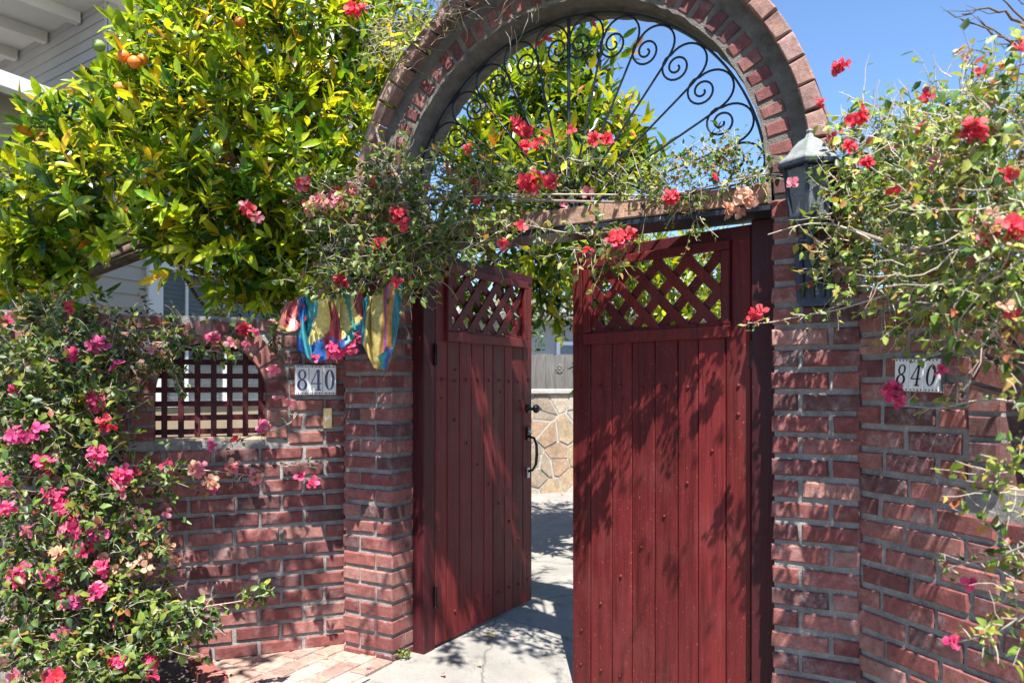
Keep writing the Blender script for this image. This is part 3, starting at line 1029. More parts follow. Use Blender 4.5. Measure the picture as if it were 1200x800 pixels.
def left_house():
    g = empty('beige_house', (-3.1, 6.5, 0), math.radians(65), 'beige lap sided house with white window trim behind the orange tree', 'house')
    # local x recedes along the wall, local -y faces the garden
    wx0, wx1, wz0, wz1 = .14, 1.66, 1.19, 2.34
    lap_wall(g, -4.2, 4.6, 1.155, 3.35, .118, M['siding'], holes=((wx0-.14, wx1+.14, wz0-.1, wz1+.14),))
    MB().box(-4.2, 4.6, -.035, .018, -.05, 1.15).build('lower_wall', M['tan'], g)
    MB().box(-4.2, 4.6, .16, .2, -.05, 3.3).build('inner_wall', M['siding'], g)
    w = MB()
    w.box(wx0-.14, wx0, -.045, .03, wz0-.03, wz1+.14); w.box(wx1, wx1+.14, -.045, .03, wz0-.03, wz1+.14)
    w.box(wx0, wx1, -.043, .03, wz1, wz1+.14); w.box(wx0, wx1, -.05, .03, wz0-.035, wz0)
    win = w.build('window', M['white'], g)
    MB().box(wx0, wx1, .012, .018, wz0, wz1).build('pane', M['wglass'], win)
    MB().box((wx0+wx1)/2-.03, (wx0+wx1)/2+.03, -.01, .035, wz0, wz1).box(wx0+.28, wx0+.31, .0, .03, wz0, wz1).build('mullion', M['white'], win)
    b = MB(); z = wz0
    while z < wz1:
        b.add([(wx0,.05,z),(wx1,.05,z),(wx1,.075,z+.036),(wx0,.075,z+.036),(wx0,.053,z),(wx1,.053,z),(wx1,.078,z+.036),(wx0,.078,z+.036)],
              [(0,1,2,3),(7,6,5,4),(0,4,5,1),(3,2,6,7)]); z += .042
    b.build('blind', M['blind'], win)['kind'] = 'stuff'
    # gutter and lower roof
    MB().box(-4.3, 4.7, -.42, -.30, 3.30, 3.40).build('gutter', M['white'], g)
    MB().add([(-4.3,-.32,3.405),(4.7,-.32,3.405),(4.7,2.2,4.15),(-4.3,2.2,4.15),(-4.3,-.32,3.36),(4.7,-.32,3.36),(4.7,2.2,4.10),(-4.3,2.2,4.10)],
             [(0,1,2,3),(7,6,5,4),(0,4,5,1),(1,5,6,2),(2,6,7,3),(3,7,4,0)]).build('lower_roof', M['roof'], g)
    return g
left_house()
def upper_house():
    p = at(60, 38, 7.8)
    g = empty('upper_storey', (p.x, p.y, 0), math.radians(-36), 'grey sided upper storey under a broad white eave at upper left', 'house')
    lap_wall(g, -3.5, 1.1, 3.6, p.z - .02, .105, M['siding_grey'], 'siding', join=True)
    MB().box(-3.5, 1.1, .03, .12, 3.2, p.z).build('wall', M['siding_grey'], g)
    MB().box(-3.6, 1.5, -1.3, .4, p.z, p.z+.10).build('soffit', M['soffit'], g)
    for x in (-2.9, -2.2, -1.5, -.8, -.1, .6):
        MB().box(x, x+.09, -1.28, -.03, p.z-.11, p.z-.002).build('rafter', M['soffit'], g)
    MB().box(-3.7, 1.6, -1.36, -1.31, p.z-.12, p.z+.18).build('fascia', M['white'], g)
    MB().add([(-3.7,-1.4,p.z+.19),(1.6,-1.4,p.z+.19),(1.6,2.0,p.z+1.3),(-3.7,2.0,p.z+1.3),(-3.7,-1.4,p.z+.15),(1.6,-1.4,p.z+.15),(1.6,2.0,p.z+1.24),(-3.7,2.0,p.z+1.24)],
             [(0,1,2,3),(7,6,5,4),(0,4,5,1),(1,5,6,2),(2,6,7,3),(3,7,4,0)]).build('roof', M['roof'], g)
upper_house()
def far_houses():
    p = at(397, 8, 12.5)
    g = empty('tan_chimney', (p.x, p.y, 0), math.radians(-8), 'beige rendered chimney above the orange tree', 'chimney')
    MB().box(-.62, 0, 0, .6, 0, p.z).build('stack', M['siding'], g)
    MB().box(-.68, .06, -.06, .66, p.z+.002, p.z+.12).build('cap', M['soffit'], g)
    q = at(655, 452, 15)
    g = empty('grey_house', (q.x, q.y, 0), math.radians(4), 'blue grey house far behind the fence', 'house')
    lap_wall(g, -3.2, 5.5, 0, 2.75, .16, M['siding_grey'], 'siding', join=True)
    MB().box(-3.2, 5.5, .03, 3.5, 0, 2.7).build('wall', M['siding_grey'], g)
    w = MB().box(-.05, .6, -.05, .02, 1.2, 2.2).build('window', M['white'], g)
    MB().box(.02, .53, -.056, -.051, 1.27, 2.13).build('pane', M['wglass'], w)
    MB().add([(-3.5,-.4,2.70),(5.8,-.4,2.70),(5.8,1.8,3.3),(-3.5,1.8,3.3),(-3.5,-.4,2.60),(5.8,-.4,2.60),(5.8,1.8,3.2),(-3.5,1.8,3.2)],
             [(0,1,2,3),(7,6,5,4),(0,4,5,1),(1,5,6,2),(2,6,7,3),(3,7,4,0)]).build('roof', M['roof'], g)
    s = at(1192, 480, 3.6)
    g = empty('garden_shed', (s.x, s.y, 0), math.radians(-14), 'pale green slatted shed wall seen through the right wall opening', 'shed')
    lap_wall(g, -.12, 1.4, -.2, 1.55, .055, M['green_paint'], 'siding', join=True)
    MB().box(-.12, 1.4, .03, 1.0, -.2, 1.55).build('wall', M['green_paint'], g)
    MB().box(-.18, 1.46, -.1, 1.05, 1.552, 1.61).build('roof', M['roof'], g)
far_houses()

# ------------------------------------------------------------------ foliage engine
def norm(v):
    l = v.length
    return v / l if l > 1e-9 else Vector((0,0,1))
def rvec(r): 
    while True:
        v = Vector((r.uniform(-1,1), r.uniform(-1,1), r.uniform(-1,1)))
        if .05 < v.length < 1: return v.normalized()

def leaf_template(kind):
    if kind == 'citrus':
        ys = [0,.25,.55,.8,1.0]; ws = [0,.135,.165,.105,0]
        mid = [(0,y,-.06*math.sin(y*2.2)-.10*y*y) for y in ys]
        l = [(-w, y+.01, m[2]+.075*(w/.2)) for w, y, m in list(zip(ws, ys, mid))[1:4]]
        r = [(w, y+.01, m[2]+.075*(w/.2)) for w, y, m in list(zip(ws, ys, mid))[1:4]]
        v = mid + l + r
        f = [(0,1,5),(1,2,6,5),(2,3,7,6),(3,4,7),(0,8,1),(1,8,9,2),(2,9,10,3),(3,10,4)]
    else:
        v = [(0,0,0),(0,.4,-.03),(0,1,-.18),(-.30,.36,.06),(.30,.36,.06),(-.19,.74,-.03),(.19,.74,-.03)]
        f = [(0,1,3),(0,4,1),(1,2,5,3),(1,4,6,2)]
    return np.array(v, dtype=np.float64), f

def big_mesh(name, V, faces, tints, mat, smooth=True):
    """V: (N*k,3) array; faces: list of template faces; tints (N,3)"""
    nt, k = tints.shape[0], V.shape[0] // tints.shape[0]
    loops = []; starts = []; totals = []
    tl = []; s = 0
    for f in faces:
        starts.append(s); totals.append(len(f)); tl += list(f); s += len(f)
    tl = np.array(tl); L = len(tl)
    allv = (tl[None, :] + (np.arange(nt)*k)[:, None]).ravel().astype(np.int32)
    st = (np.array(starts)[None, :] + (np.arange(nt)*L)[:, None]).ravel().astype(np.int32)
    me = bpy.data.meshes.new(name)
    me.vertices.add(V.shape[0]); me.vertices.foreach_set('co', V.astype(np.float32).ravel())
    me.loops.add(len(allv)); me.loops.foreach_set('vertex_index', allv)
    me.polygons.add(len(st)); me.polygons.foreach_set('loop_start', st)
    me.update(calc_edges=True)
    me.validate()
    ca = me.attributes.new('tint', 'FLOAT_COLOR', 'POINT')
    col = np.ones((nt, k, 4), dtype=np.float32); col[:, :, :3] = tints[:, None, :]
    ca.data.foreach_set('color', col.ravel())
    me.materials.append(mat)
    if smooth: me.polygons.foreach_set('use_smooth', np.ones(len(me.polygons), dtype=bool))
    return me

class Plant:
    def __init__(s, seed, kind, mat, palette, weights):
        s.r = random.Random(seed); s.kind = kind; s.mat = mat
        s.pal = palette; s.w = weights
        s.leaves = []      # (pos, dir, normal, length, palette index)
        s.twigs = []       # (polyline, r0, r1)
        s.flowers = []     # (pos, dir, size, colour key)
        s.ok = lambda p: True
    def pick(s, shift=0):
        return s.r.choices(range(len(s.pal)), s.w)[0]
    def leaf(s, p, d, n, l, pi=None):
        if s.ok(p): s.leaves.append((p, d, n, l, s.pick() if pi is None else pi))
    def rosette(s, base, d, n, l0, l1, tw=.12, spread=(25, 70), bias=None):
        r = s.r; d = norm(d)
        x = norm(d.orthogonal()); y = d.cross(x)
        main = s.pick() if bias is None else bias
        if s.ok(base): s.twigs.append(([base - d*tw*.6, base, base + d*tw], .0028, .0014))
        a = r.uniform(0, 6.28)
        for i in range(n):
            f = i/max(n-1, 1)
            a += 2.4 + r.uniform(-.4, .4)
            th = math.radians(spread[1] + (spread[0]-spread[1])*f + r.uniform(-12, 12))
            rad = x*math.cos(a) + y*math.sin(a)
            dd = norm(d*math.cos(th) + rad*math.sin(th) + Vector((0,0,-.12)))
            nn = norm(d*math.sin(th) - rad*math.cos(th) + Vector((0,0,.35)))
            p = base + d*(tw*f)
            pi = main if r.random() < .6 else s.pick()
            s.leaf(p, dd, nn, r.uniform(l0, l1), pi)
    def twig(s, p, d, L, nl, l0, l1, droop=.25, r0=.0022, leafy=1.0, wiggle=.28):
        r = s.r; steps = max(3, int(L/.035))
        pts = [p.copy()]; d = norm(d)
        for i in range(steps):
            d = norm(d + rvec(r)*wiggle + Vector((0,0,-droop/steps)))
            p = p + d*(L/steps); pts.append(p.copy())
        if s.ok(pts[0]) and s.ok(pts[-1]): s.twigs.append((pts, r0, r0*.45))
        else: return pts
        if nl:
            for i in range(nl):
                f = (i+.6)/nl
                k = min(int(f*steps), steps-1)
                q = pts[k].lerp(pts[k+1], f*steps-k)
                dr = norm(pts[k+1]-pts[k])
                side = norm(dr.cross(rvec(r)))
                dd = norm(dr*.45 + side*.9 + Vector((0,0,-.1)))
                nn = norm(Vector((0,-.35,.8)) + rvec(r)*.55)
                if r.random() < leafy: s.leaf(q, dd, nn, r.uniform(l0, l1))
        return pts

def finish_plant(pl, name, base, label, cat, group=None, n_single=300, stems=(), stem_mat=None, crown_name='crown', twig_mat=None, fruit=()):
    root = empty(name, base, 0, label, cat, group)
    inv = Matrix.Translation(-Vector(base))
    TV, TF = leaf_template(pl.kind)
    n = len(pl.leaves)
    pos = np.array([tuple(a[0]) for a in pl.leaves]); D = np.array([tuple(a[1]) for a in pl.leaves])
    Nn = np.array([tuple(a[2]) for a in pl.leaves]); Ln = np.array([a[3] for a in pl.leaves])
    pi = np.array([a[4] for a in pl.leaves])
    D /= np.linalg.norm(D, axis=1)[:, None]
    Nn = Nn - D*np.sum(Nn*D, axis=1)[:, None]
    ln = np.linalg.norm(Nn, axis=1); ln[ln < 1e-6] = 1
    Nn /= ln[:, None]
    X = np.cross(D, Nn)
    rs = np.random.RandomState(7)
    wid = rs.uniform(.72, 1.3, n); curl = rs.uniform(-.42, .22, n); roll = rs.uniform(-.5, .5, n)
    pal = np.array(pl.pal)
    # the leaves that show largest: front-most in a coarse grid of view rays, by apparent length
    px = 600 + FPX*pos[:,0]/pos[:,1]; py = HOR - FPX*(pos[:,2]-CAMH)/pos[:,1]
    inview = (px > 2) & (px < 1198) & (py > 2) & (py < 798) & (pos[:,1] > .3)
    order = np.argsort(pos[:,1])
    seen = set(); front = []
    for i in order:
        if not inview[i]: continue
        key = (int(px[i]//8), int(py[i]//8))
        if key in seen: continue
        seen.add(key); front.append(i)
    front = np.array(front, dtype=int)
    app = Ln[front]/pos[front,1]
    single = front[np.argsort(-app)][:n_single] if len(front) else front
    mask = np.ones(n, dtype=bool); mask[single] = False
    jit = rs.uniform(.8, 1.22, (n, 1)) * (1 + rs.uniform(-.12, .12, (n, 3)))
    tints = pal[pi]*jit
    rest = np.where(mask)[0]
    V = pos[rest, None, :] + Ln[rest, None, None]*(TV[None,:,0:1]*X[rest,None,:]*wid[rest,None,None] + TV[None,:,1:2]*D[rest,None,:] + TV[None,:,2:3]*Nn[rest,None,:]
        + (curl[rest,None]*TV[None,:,1]**2 + roll[rest,None]*TV[None,:,0]*TV[None,:,1])[:,:,None]*Nn[rest,None,:])
    me = big_mesh(crown_name, V.reshape(-1,3), TF, tints[rest], pl.mat)
    crown = link_mesh(crown_name, me, root); crown.matrix_basis = inv
    crown['kind'] = 'stuff'
    lm = {}
    for i in single:
        key = int(pi[i])*3 + int(rs.randint(3))
        if key not in lm:
            t = np.clip(pal[key//3]*rs.uniform(.8, 1.2), 0, 1)[None, :]
            vv = TV.copy(); vv[:,2] += rs.uniform(-.42,.2)*vv[:,1]**2 + rs.uniform(-.5,.5)*vv[:,0]*vv[:,1]; vv[:,0] *= rs.uniform(.88,1.15)
            lm[key] = big_mesh('leaf', vv, TF, t, pl.mat)
        o = link_mesh('leaf', lm[key], crown)
        m3 = Matrix(((X[i,0]*Ln[i], D[i,0]*Ln[i], Nn[i,0]*Ln[i], pos[i,0]), (X[i,1]*Ln[i], D[i,1]*Ln[i], Nn[i,1]*Ln[i], pos[i,1]), (X[i,2]*Ln[i], D[i,2]*Ln[i], Nn[i,2]*Ln[i], pos[i,2]), (0,0,0,1)))
        o.matrix_basis = m3
    if pl.twigs:
        mb = MB()
        for (pts, r0, r1) in pl.twigs:
            k = len(pts)
            mb.tube(pts, [r0 + (r1-r0)*i/(k-1) for i in range(k)], 3, False)
        t = mb.build('twigs', twig_mat or M['bark'], root, True); t.matrix_basis = inv; t['kind'] = 'stuff'
    for (nm, pts, r0, r1) in stems:
        k = len(pts)
        t = MB().tube(smooth_line(pts, pl.r), [r0 + (r1-r0)*i/((k-1)*4) for i in range((k-1)*4+1)], 9).build(nm, stem_mat or M['bark'], root, True)
        t.matrix_basis = inv
    fl = sorted(pl.flowers, key=lambda q: -q[2]/max(q[0].y, .3))
    for (p, d, sz, key) in fl[300:]:          # the smallest in view stay one mass
        me = pl.r.choice(FLOWERS[key])
        q = Vector(d).to_track_quat('Z', 'Y') @ Quaternion((0,0,1), pl.r.uniform(0, 6.28))
        mt = Matrix.Translation(p) @ q.to_matrix().to_4x4() @ Matrix.Scale(sz, 4)
        pl.__dict__.setdefault('mass', []).append((me, mt))
    if len(fl) > 300:
        bm = bmesh.new()
        for me, mt in pl.mass:
            k0 = len(bm.verts); bm.from_mesh(me); bm.verts.ensure_lookup_table()
            bmesh.ops.transform(bm, matrix=mt, verts=bm.verts[k0:])
        mm_ = bpy.data.meshes.new('flower_mass'); bm.to_mesh(mm_); bm.free(); mm_.materials.append(M['bract'])
        fo = link_mesh('flower_mass', mm_, root); fo.matrix_basis = inv; fo['kind'] = 'stuff'
    for (p, d, sz, key) in fl[:300]:
        o = link_mesh('flower', pl.r.choice(FLOWERS[key]), root)
        q = Vector(d).to_track_quat('Z', 'Y') @ Quaternion((0,0,1), pl.r.uniform(0, 6.28))
        o.matrix_basis = inv @ Matrix.Translation(p) @ q.to_matrix().to_4x4() @ Matrix.Scale(sz, 4)
    return root

def smooth_line(pts, r, amp=0.0):
    pts = [Vector(p) for p in pts]; out = []
    n = len(pts)
    for i in range(n-1):
        p0 = pts[max(i-1,0)]; p1 = pts[i]; p2 = pts[i+1]; p3 = pts[min(i+2,n-1)]
        for k in range(4):
            t = k/4
            out.append(.5*((2*p1) + (p2-p0)*t + (2*p0-5*p1+4*p2-p3)*t*t + (3*p1-p0-3*p2+p3)*t**3))
    out.append(pts[-1])
    return out

# papery bougainvillea flowers: three bracts round a small tube
FLOWERS = {}
def flower_meshes():
    cols = {'magenta': [(.70,.015,.13),(.76,.05,.20),(.62,.012,.15)], 'red': [(.66,.008,.035),(.72,.015,.06),(.55,.006,.05)],
            'pink': [(.72,.16,.26),(.70,.25,.30)], 'peach': [(.66,.40,.26),(.60,.34,.20),(.70,.50,.36)], 'purple': [(.50,.018,.18),(.56,.035,.22)]}
    r = random.Random(3)
    for key, cl in cols.items():
        out = []
        for v in range(4):
            V = []; F = []; T = []
            for k in range(3):
                a = k*2.094 + r.uniform(-.25,.25); lift = r.uniform(.35, .8); c = Vector(cl[r.randrange(len(cl))])*r.uniform(.85,1.15)
                ca, sa = math.cos(a), math.sin(a)
                prof = [(0,0,0),(.35,0,.16*lift),(.75,0,.55*lift),(1.05,0,.7*lift),(.35,.40,.28*lift),(.35,-.40,.28*lift),(.74,.47,.64*lift),(.74,-.47,.62*lift)]
                b = len(V)
                for (x,y,z) in prof:
                    x += r.uniform(-.04,.04); y += r.uniform(-.05,.05); z += r.uniform(-.06,.06)
                    V.append((x*ca-y*sa, x*sa+y*ca, z)); T.append(c.lerp(Vector((.80,.55,.45)), r.uniform(0,.22) if x > .6 else r.uniform(0,.06)))
                F += [(b,b+1,b+4),(b,b+5,b+1),(b+1,b+2,b+6,b+4),(b+1,b+5,b+7,b+2),(b+2,b+3,b+6),(b+2,b+7,b+3)]
            b = len(V)
            for h, rr in ((0,.04),(.5,.05),(.6,.10)):
                for k in range(4):
                    a = k*1.571; V.append((rr*math.cos(a), rr*math.sin(a), h)); T.append(Vector((.6,.5,.35)) if h > .5 else c*.8)
            for i in range(2):
                for k in range(4): F.append((b+i*4+k, b+i*4+(k+1)%4, b+(i+1)*4+(k+1)%4, b+(i+1)*4+k))
            me = new_mesh('flower', V, F, M['bract'], True)
            ca_ = me.attributes.new('tint', 'FLOAT_COLOR', 'POINT')
            ca_.data.foreach_set('color', np.array([(t[0],t[1],t[2],1) for t in T], dtype=np.float32).ravel())
            out.append(me)
        FLOWERS[key] = out
flower_meshes()

CIT = [(.024,.064,.008),(.065,.145,.010),(.145,.235,.012),(.27,.35,.014),(.41,.43,.020),(.58,.42,.025),(.36,.15,.02)]
# ------------------------------------------------------------------ orange tree behind the left wall
def orange_tree():
    pl = Plant(11, 'citrus', M['leaf'], CIT, [10, 16, 22, 26, 20, 5, 1.2])
    r = pl.r
    # (px, py, depth, radius m, rosettes)
    blobs = [(60,190,4.0,.42,80),(40,270,3.9,.34,60),(130,150,4.1,.45,90),(200,60,4.2,.50,120),(150,235,3.8,.36,66),
             (240,170,3.9,.45,90),(300,60,4.2,.5,110),(330,150,4.0,.45,90),(260,250,3.85,.36,70),(330,250,3.95,.36,66),
             (400,90,4.4,.5,100),(400,190,4.35,.4,66),(450,40,4.6,.45,80),(230,10,4.5,.55,90),(360,10,4.6,.55,90),(480,120,4.7,.4,56),
             (290,320,4.15,.22,32),(360,310,4.2,.26,44),(390,265,4.2,.3,48),(50,315,3.9,.2,36),(15,330,3.9,.16,24),(85,290,3.9,.2,30),(205,290,3.95,.2,20),(300,335,4.05,.2,34),(345,335,4.1,.18,30),(20,150,4.5,.35,36),(120,90,4.6,.4,66),
             (110,215,4.9,.6,56),(250,140,5.0,.8,90),(390,140,5.1,.7,70),(530,60,5.2,.55,60),(530,180,5.2,.5,50),(300,255,4.8,.5,46)]
    for (px, py, dep, R, n) in blobs:
        c = at(px, py, dep)
        for k in range(n):
            v = rvec(r); rad = R * r.random()**.42
            p = c + Vector((v.x, v.y*.8, v.z))*rad
            d = norm(v*.75 + Vector((0,-.25,.75)) + rvec(r)*.55)
            if p.z < 1.75 and p.y > 3.2: continue
            # leave the eave and the siding in view as the photograph does
            qx = 600 + FPX*p.x/p.y; qy = HOR - FPX*(p.z-CAMH)/p.y
            if qx < 178 - qy*.68 and qy < 130: continue
            if qx < 45 and 100 < qy < 195: continue
            if 100 < qx < 186 and 285 < qy < 372: continue
            if 186 <= qx < 235 and 318 < qy < 372: continue
            hi = r.random()
            pl.rosette(p, d, r.randint(8, 12), .052, .125, r.uniform(.07, .15), (15, 66))
    # unseen crown blobs added overhead to shade the wall, entry and left leaf
    for (x, y, z, R, n) in [(-2.3,3.0,3.45,.5,52),(-1.7,2.75,3.35,.5,58),(-1.15,2.75,3.4,.5,52),(-2.0,2.3,3.5,.45,40),(-1.35,2.25,3.45,.42,34),(-.75,2.95,3.5,.35,24),(-.15,2.95,3.65,.5,80),(-.15,2.45,3.5,.4,46),(.05,3.25,3.75,.4,40),(-.45,2.35,3.3,.3,9),(-1.5,3.3,3.6,.5,40)]:
        for k in range(n):
            v = rvec(r); p = Vector((x,y,z)) + v*(R*r.random()**.4)
            if p.z < CAMH + .502*p.y + .16: continue
            pl.rosette(p, norm(v + Vector((0,0,.8))), r.randint(6,9), .065, .115, r.uniform(.06,.13), (20,75))
    b = Vector((-3.1, 4.8, 0))
    fork = Vector((-3.05, 4.85, 1.9))
    stems = [('trunk', [b, Vector((-3.13,4.8,.5)), Vector((-3.08,4.8,1.1)), fork], .085, .062)]
    for (px, py, dep) in [(60,200,4.1),(200,60,4.3),(330,150,4.1),(400,90,4.5),(450,40,4.7),(130,150,4.2),(300,60,4.3),(530,120,5.2)]:
        e = at(px, py, dep); md = fork.lerp(e, .5) + Vector((r.uniform(-.1,.1), r.uniform(-.1,.1), r.uniform(.0,.2)))
        md = Vector((md.x-.15, max(md.y, 4.75), max(md.z, 2.95)))
        stems.append(('branch', [fork, Vector((-3.0+r.uniform(-.1,.1), 4.95, 2.55)), md, e], .026, .006))
    for (x,y,z) in [(-1.7,2.75,3.4),(-2.2,2.6,3.4),(-1.1,2.7,3.45),(-.2,2.95,3.6)]:
        e = Vector((x,y,z)); md = Vector((x*.9-.1, 4.75, 4.05))
        stems.append(('branch', [fork, Vector((x*.5-1.0,4.95,2.8)), md, e+Vector((0,.6,.3)), e], .034, .008))
    # twigs seen bare against the wall
    stems.append(('branch', [at(205,300,4.3), at(232,350,4.25), at(262,372,4.2), at(320,376,4.2)], .012, .004))
    stems.append(('branch', [at(175,262,4.2), at(205,300,4.3), at(240,318,4.35), at(290,330,4.4)], .02, .009))
    stems.append(('branch', [at(255,342,4.1), at(285,352,4.05), at(325,372,4.0)], .010, .005))
    root = finish_plant(pl, 'orange_tree', b, 'large orange tree with glossy yellow green leaves above the left wall', 'tree', None, 300, stems)
    # fruit
    def ball(sz):
        b_ = MB(); n = 10
        prof = [(sz*math.sin(a)*1.0, -sz*math.cos(a)*.94) for a in np.linspace(.12, math.pi-.12, n)]
        b_.lathe(prof, (0,0,0), 14); return b_
    for (px, py, dep, ripe, s) in [(145,66,3.86,1,.033),(158,73,3.84,1,.034),(167,70,3.88,1,.03),(141,103,3.86,1,.030),(153,108,3.9,1,.028),(281,26,3.9,1,.028),
                                   (116,54,3.75,0,.030),(37,198,3.62,0,.030),(254,174,3.5,0,.026),(14,218,3.62,0,.026),(228,42,3.8,0,.026)]:
        o = ball(s).build('orange' if ripe else 'green_orange', M['orange'] if ripe else M['green_fruit'], root, True)
        o.matrix_basis = Matrix.Translation(at(px,py,dep) - b)
orange_tree()

def tree_behind_arch():
    pl = Plant(23, 'citrus', M['leaf'], CIT, [14, 20, 24, 22, 14, 3, 1.5])
    r = pl.r
    for (px, py, dep, R, n) in [(560,150,5.9,.55,60),(620,110,5.8,.45,60),(670,120,5.7,.38,46),(640,190,5.7,.5,70),(700,180,5.6,.36,50),(735,215,5.6,.28,36),(600,230,5.7,.5,60),
                                (690,70,5.8,.22,20),(720,140,5.7,.2,18),(755,190,5.6,.16,12),(655,300,5.9,.28,30),(600,310,5.8,.4,46),(560,280,5.8,.5,44),(640,350,6.1,.2,14),(520,320,6.0,.4,30),(690,250,5.9,.35,36),(650,60,6.0,.2,14),(668,205,5.0,.36,34),(630,290,5.2,.28,26),(600,220,4.9,.3,24)]:
        c = at(px, py, dep)
        for k in range(n):
            v = rvec(r); p = c + v*(R*r.random()**.45)
            d = norm(v*.6 + Vector((.1,-.1,.85)) + rvec(r)*.5)
            if py > 270 and r.random() < .6: d = norm(v*.6 + Vector((.1,-.2,-.5)))
            pl.rosette(p, d, r.randint(6,10), .08, .15, r.uniform(.08,.16), (18,65))
    b = at(655, 452, 7.0); b.z = 0
    b = Vector((.80, 6.7, gz(.8,6.7)))
    fork = Vector((.70, 6.4, 2.3))
    stems = [('trunk', [b, Vector((.82,6.6,.8)), Vector((.76,6.5,1.5)), fork], .06, .045)]
    for (px,py,dep) in [(620,110,5.9),(700,180,5.7),(560,160,6),(650,300,6),(735,215,5.7)]:
        e = at(px,py,dep); md = fork.lerp(e,.5)+Vector((0,0,.15))
        stems.append(('branch', [fork, md, e], .03, .007))
    finish_plant(pl, 'citrus_tree', b, 'leafy citrus tree behind the arch, seen through the iron fan', 'tree', None, 220, stems)
tree_behind_arch()

def shrub(name, seed, blobs, base, label, pal_w, l0=.05, l1=.09, n_single=120, cat='shrub'):
    pl = Plant(seed, 'citrus', M['leaf'], CIT, pal_w); r = pl.r
    stems = []
    for (c, R, n) in blobs:
        for k in range(n):
            v = rvec(r); p = c + v*(R*r.random()**.45)
            pl.rosette(p, norm(v*.7+Vector((0,0,.7))+rvec(r)*.5), r.randint(5,9), l0, l1, r.uniform(.05,.1), (20,70))
        stems.append(('stem', [base, base.lerp(c,.5)+Vector((.03,.02,.1)), c], .018, .005))
    finish_plant(pl, name, base, label, cat, None, n_single, stems, crown_name='foliage')
shrub('leafy_shrub', 31, [(Vector((.75,6.4,1.9)),.45,60),(Vector((1.25,6.2,2.0)),.45,64),(Vector((1.75,6.0,2.0)),.45,60),(Vector((1.5,6.3,1.5)),.45,50),(Vector((.95,6.5,1.45)),.4,40),(Vector((2.2,5.8,1.9)),.4,40),(Vector((.7,6.7,2.35)),.35,56),(Vector((1.15,6.6,2.4)),.33,60),(Vector((1.6,6.5,2.4)),.33,60),(Vector((2.05,6.4,2.4)),.33,50),(Vector((1.35,6.9,2.1)),.5,60),(Vector((1.9,6.8,2.0)),.5,50),(Vector((.95,7.2,2.3)),.5,80),(Vector((1.5,7.2,2.35)),.5,80),(Vector((2.1,7.1,2.35)),.5,70),(Vector((.5,7.3,2.2)),.45,50)],
      Vector((1.4, 6.3, gz(1.4,6.3))), 'bright yellow green shrub showing through the right gate lattice', [6,12,22,28,26,5,1], .06, .11, 150)
shrub('dark_shrub', 32, [(at(640,385,9.6)+Vector((-.2,1.2,0)),.4,46),(at(622,370,9.6)+Vector((-.4,1.1,0)),.45,46)],
      Vector((.1, 11.2, 0)), 'dark green shrub above the grey board fence', [30,26,14,6,2,0,0], .05, .09, 60)
shrub('leafy_shrub', 33, [(at(1090,170,4.6),.28,60),(at(1060,230,4.4),.3,50),(at(1130,210,4.6),.3,50),(at(1010,260,4.2),.34,60),(at(1170,260,4.0),.36,70),(at(1060,290,3.9),.34,70),(at(1120,300,3.8),.36,80),(at(1190,190,4.2),.3,50),(at(1120,170,4.4),.26,40),(at(1040,200,4.4),.22,30)],
      Vector((2.3, 4.6, gz(2.3,4.6))), 'bright green shrub behind the right wall and vine', [8,14,22,24,20,3,1], .04, .07, 150)

# ------------------------------------------------------------------ bougainvilleas
VIN = [(.026,.062,.012),(.052,.110,.016),(.095,.165,.022),(.165,.225,.030),(.26,.28,.045),(.32,.20,.05),(.24,.07,.035)]

def blob_vine(pl, blobs, l0, l1, leafy=1.0, droop=.3, bare=.12, front=.3):
    r = pl.r
    for (px, py, dep, R, n) in blobs:
        c = at(px, py, dep)
        for k in range(n):
            v = rvec(r); p = c + Vector((v.x, v.y*.75, v.z))*(R*r.random()**.45)
            d = norm(v*.7 + Vector((0,-front,.25)) + rvec(r)*.7)
            if r.random() < bare: pl.twig(p, d, r.uniform(.06,.16), 0, l0, l1, droop*.5, .0017, wiggle=.45)
            else: pl.twig(p, d, r.uniform(.07,.17), r.randint(4,8), l0, l1, droop, .0016, leafy)

def cluster(pl, px, py, dep, n, key, spread=.045, s0=.020, s1=.030):
    r = pl.r; c = at(px, py, dep)
    n = int(n*1.75 + .5) if n > 3 else n
    for k in range(n):
        v = rvec(r); p = c + v*(spread*.74*r.random()**.6)
        d = norm(v + Vector((0,-.9,.3)))
        kk = key if isinstance(key, str) else r.choice(key)
        pl.flowers.append((p, d, r.uniform(s0, s1), kk))

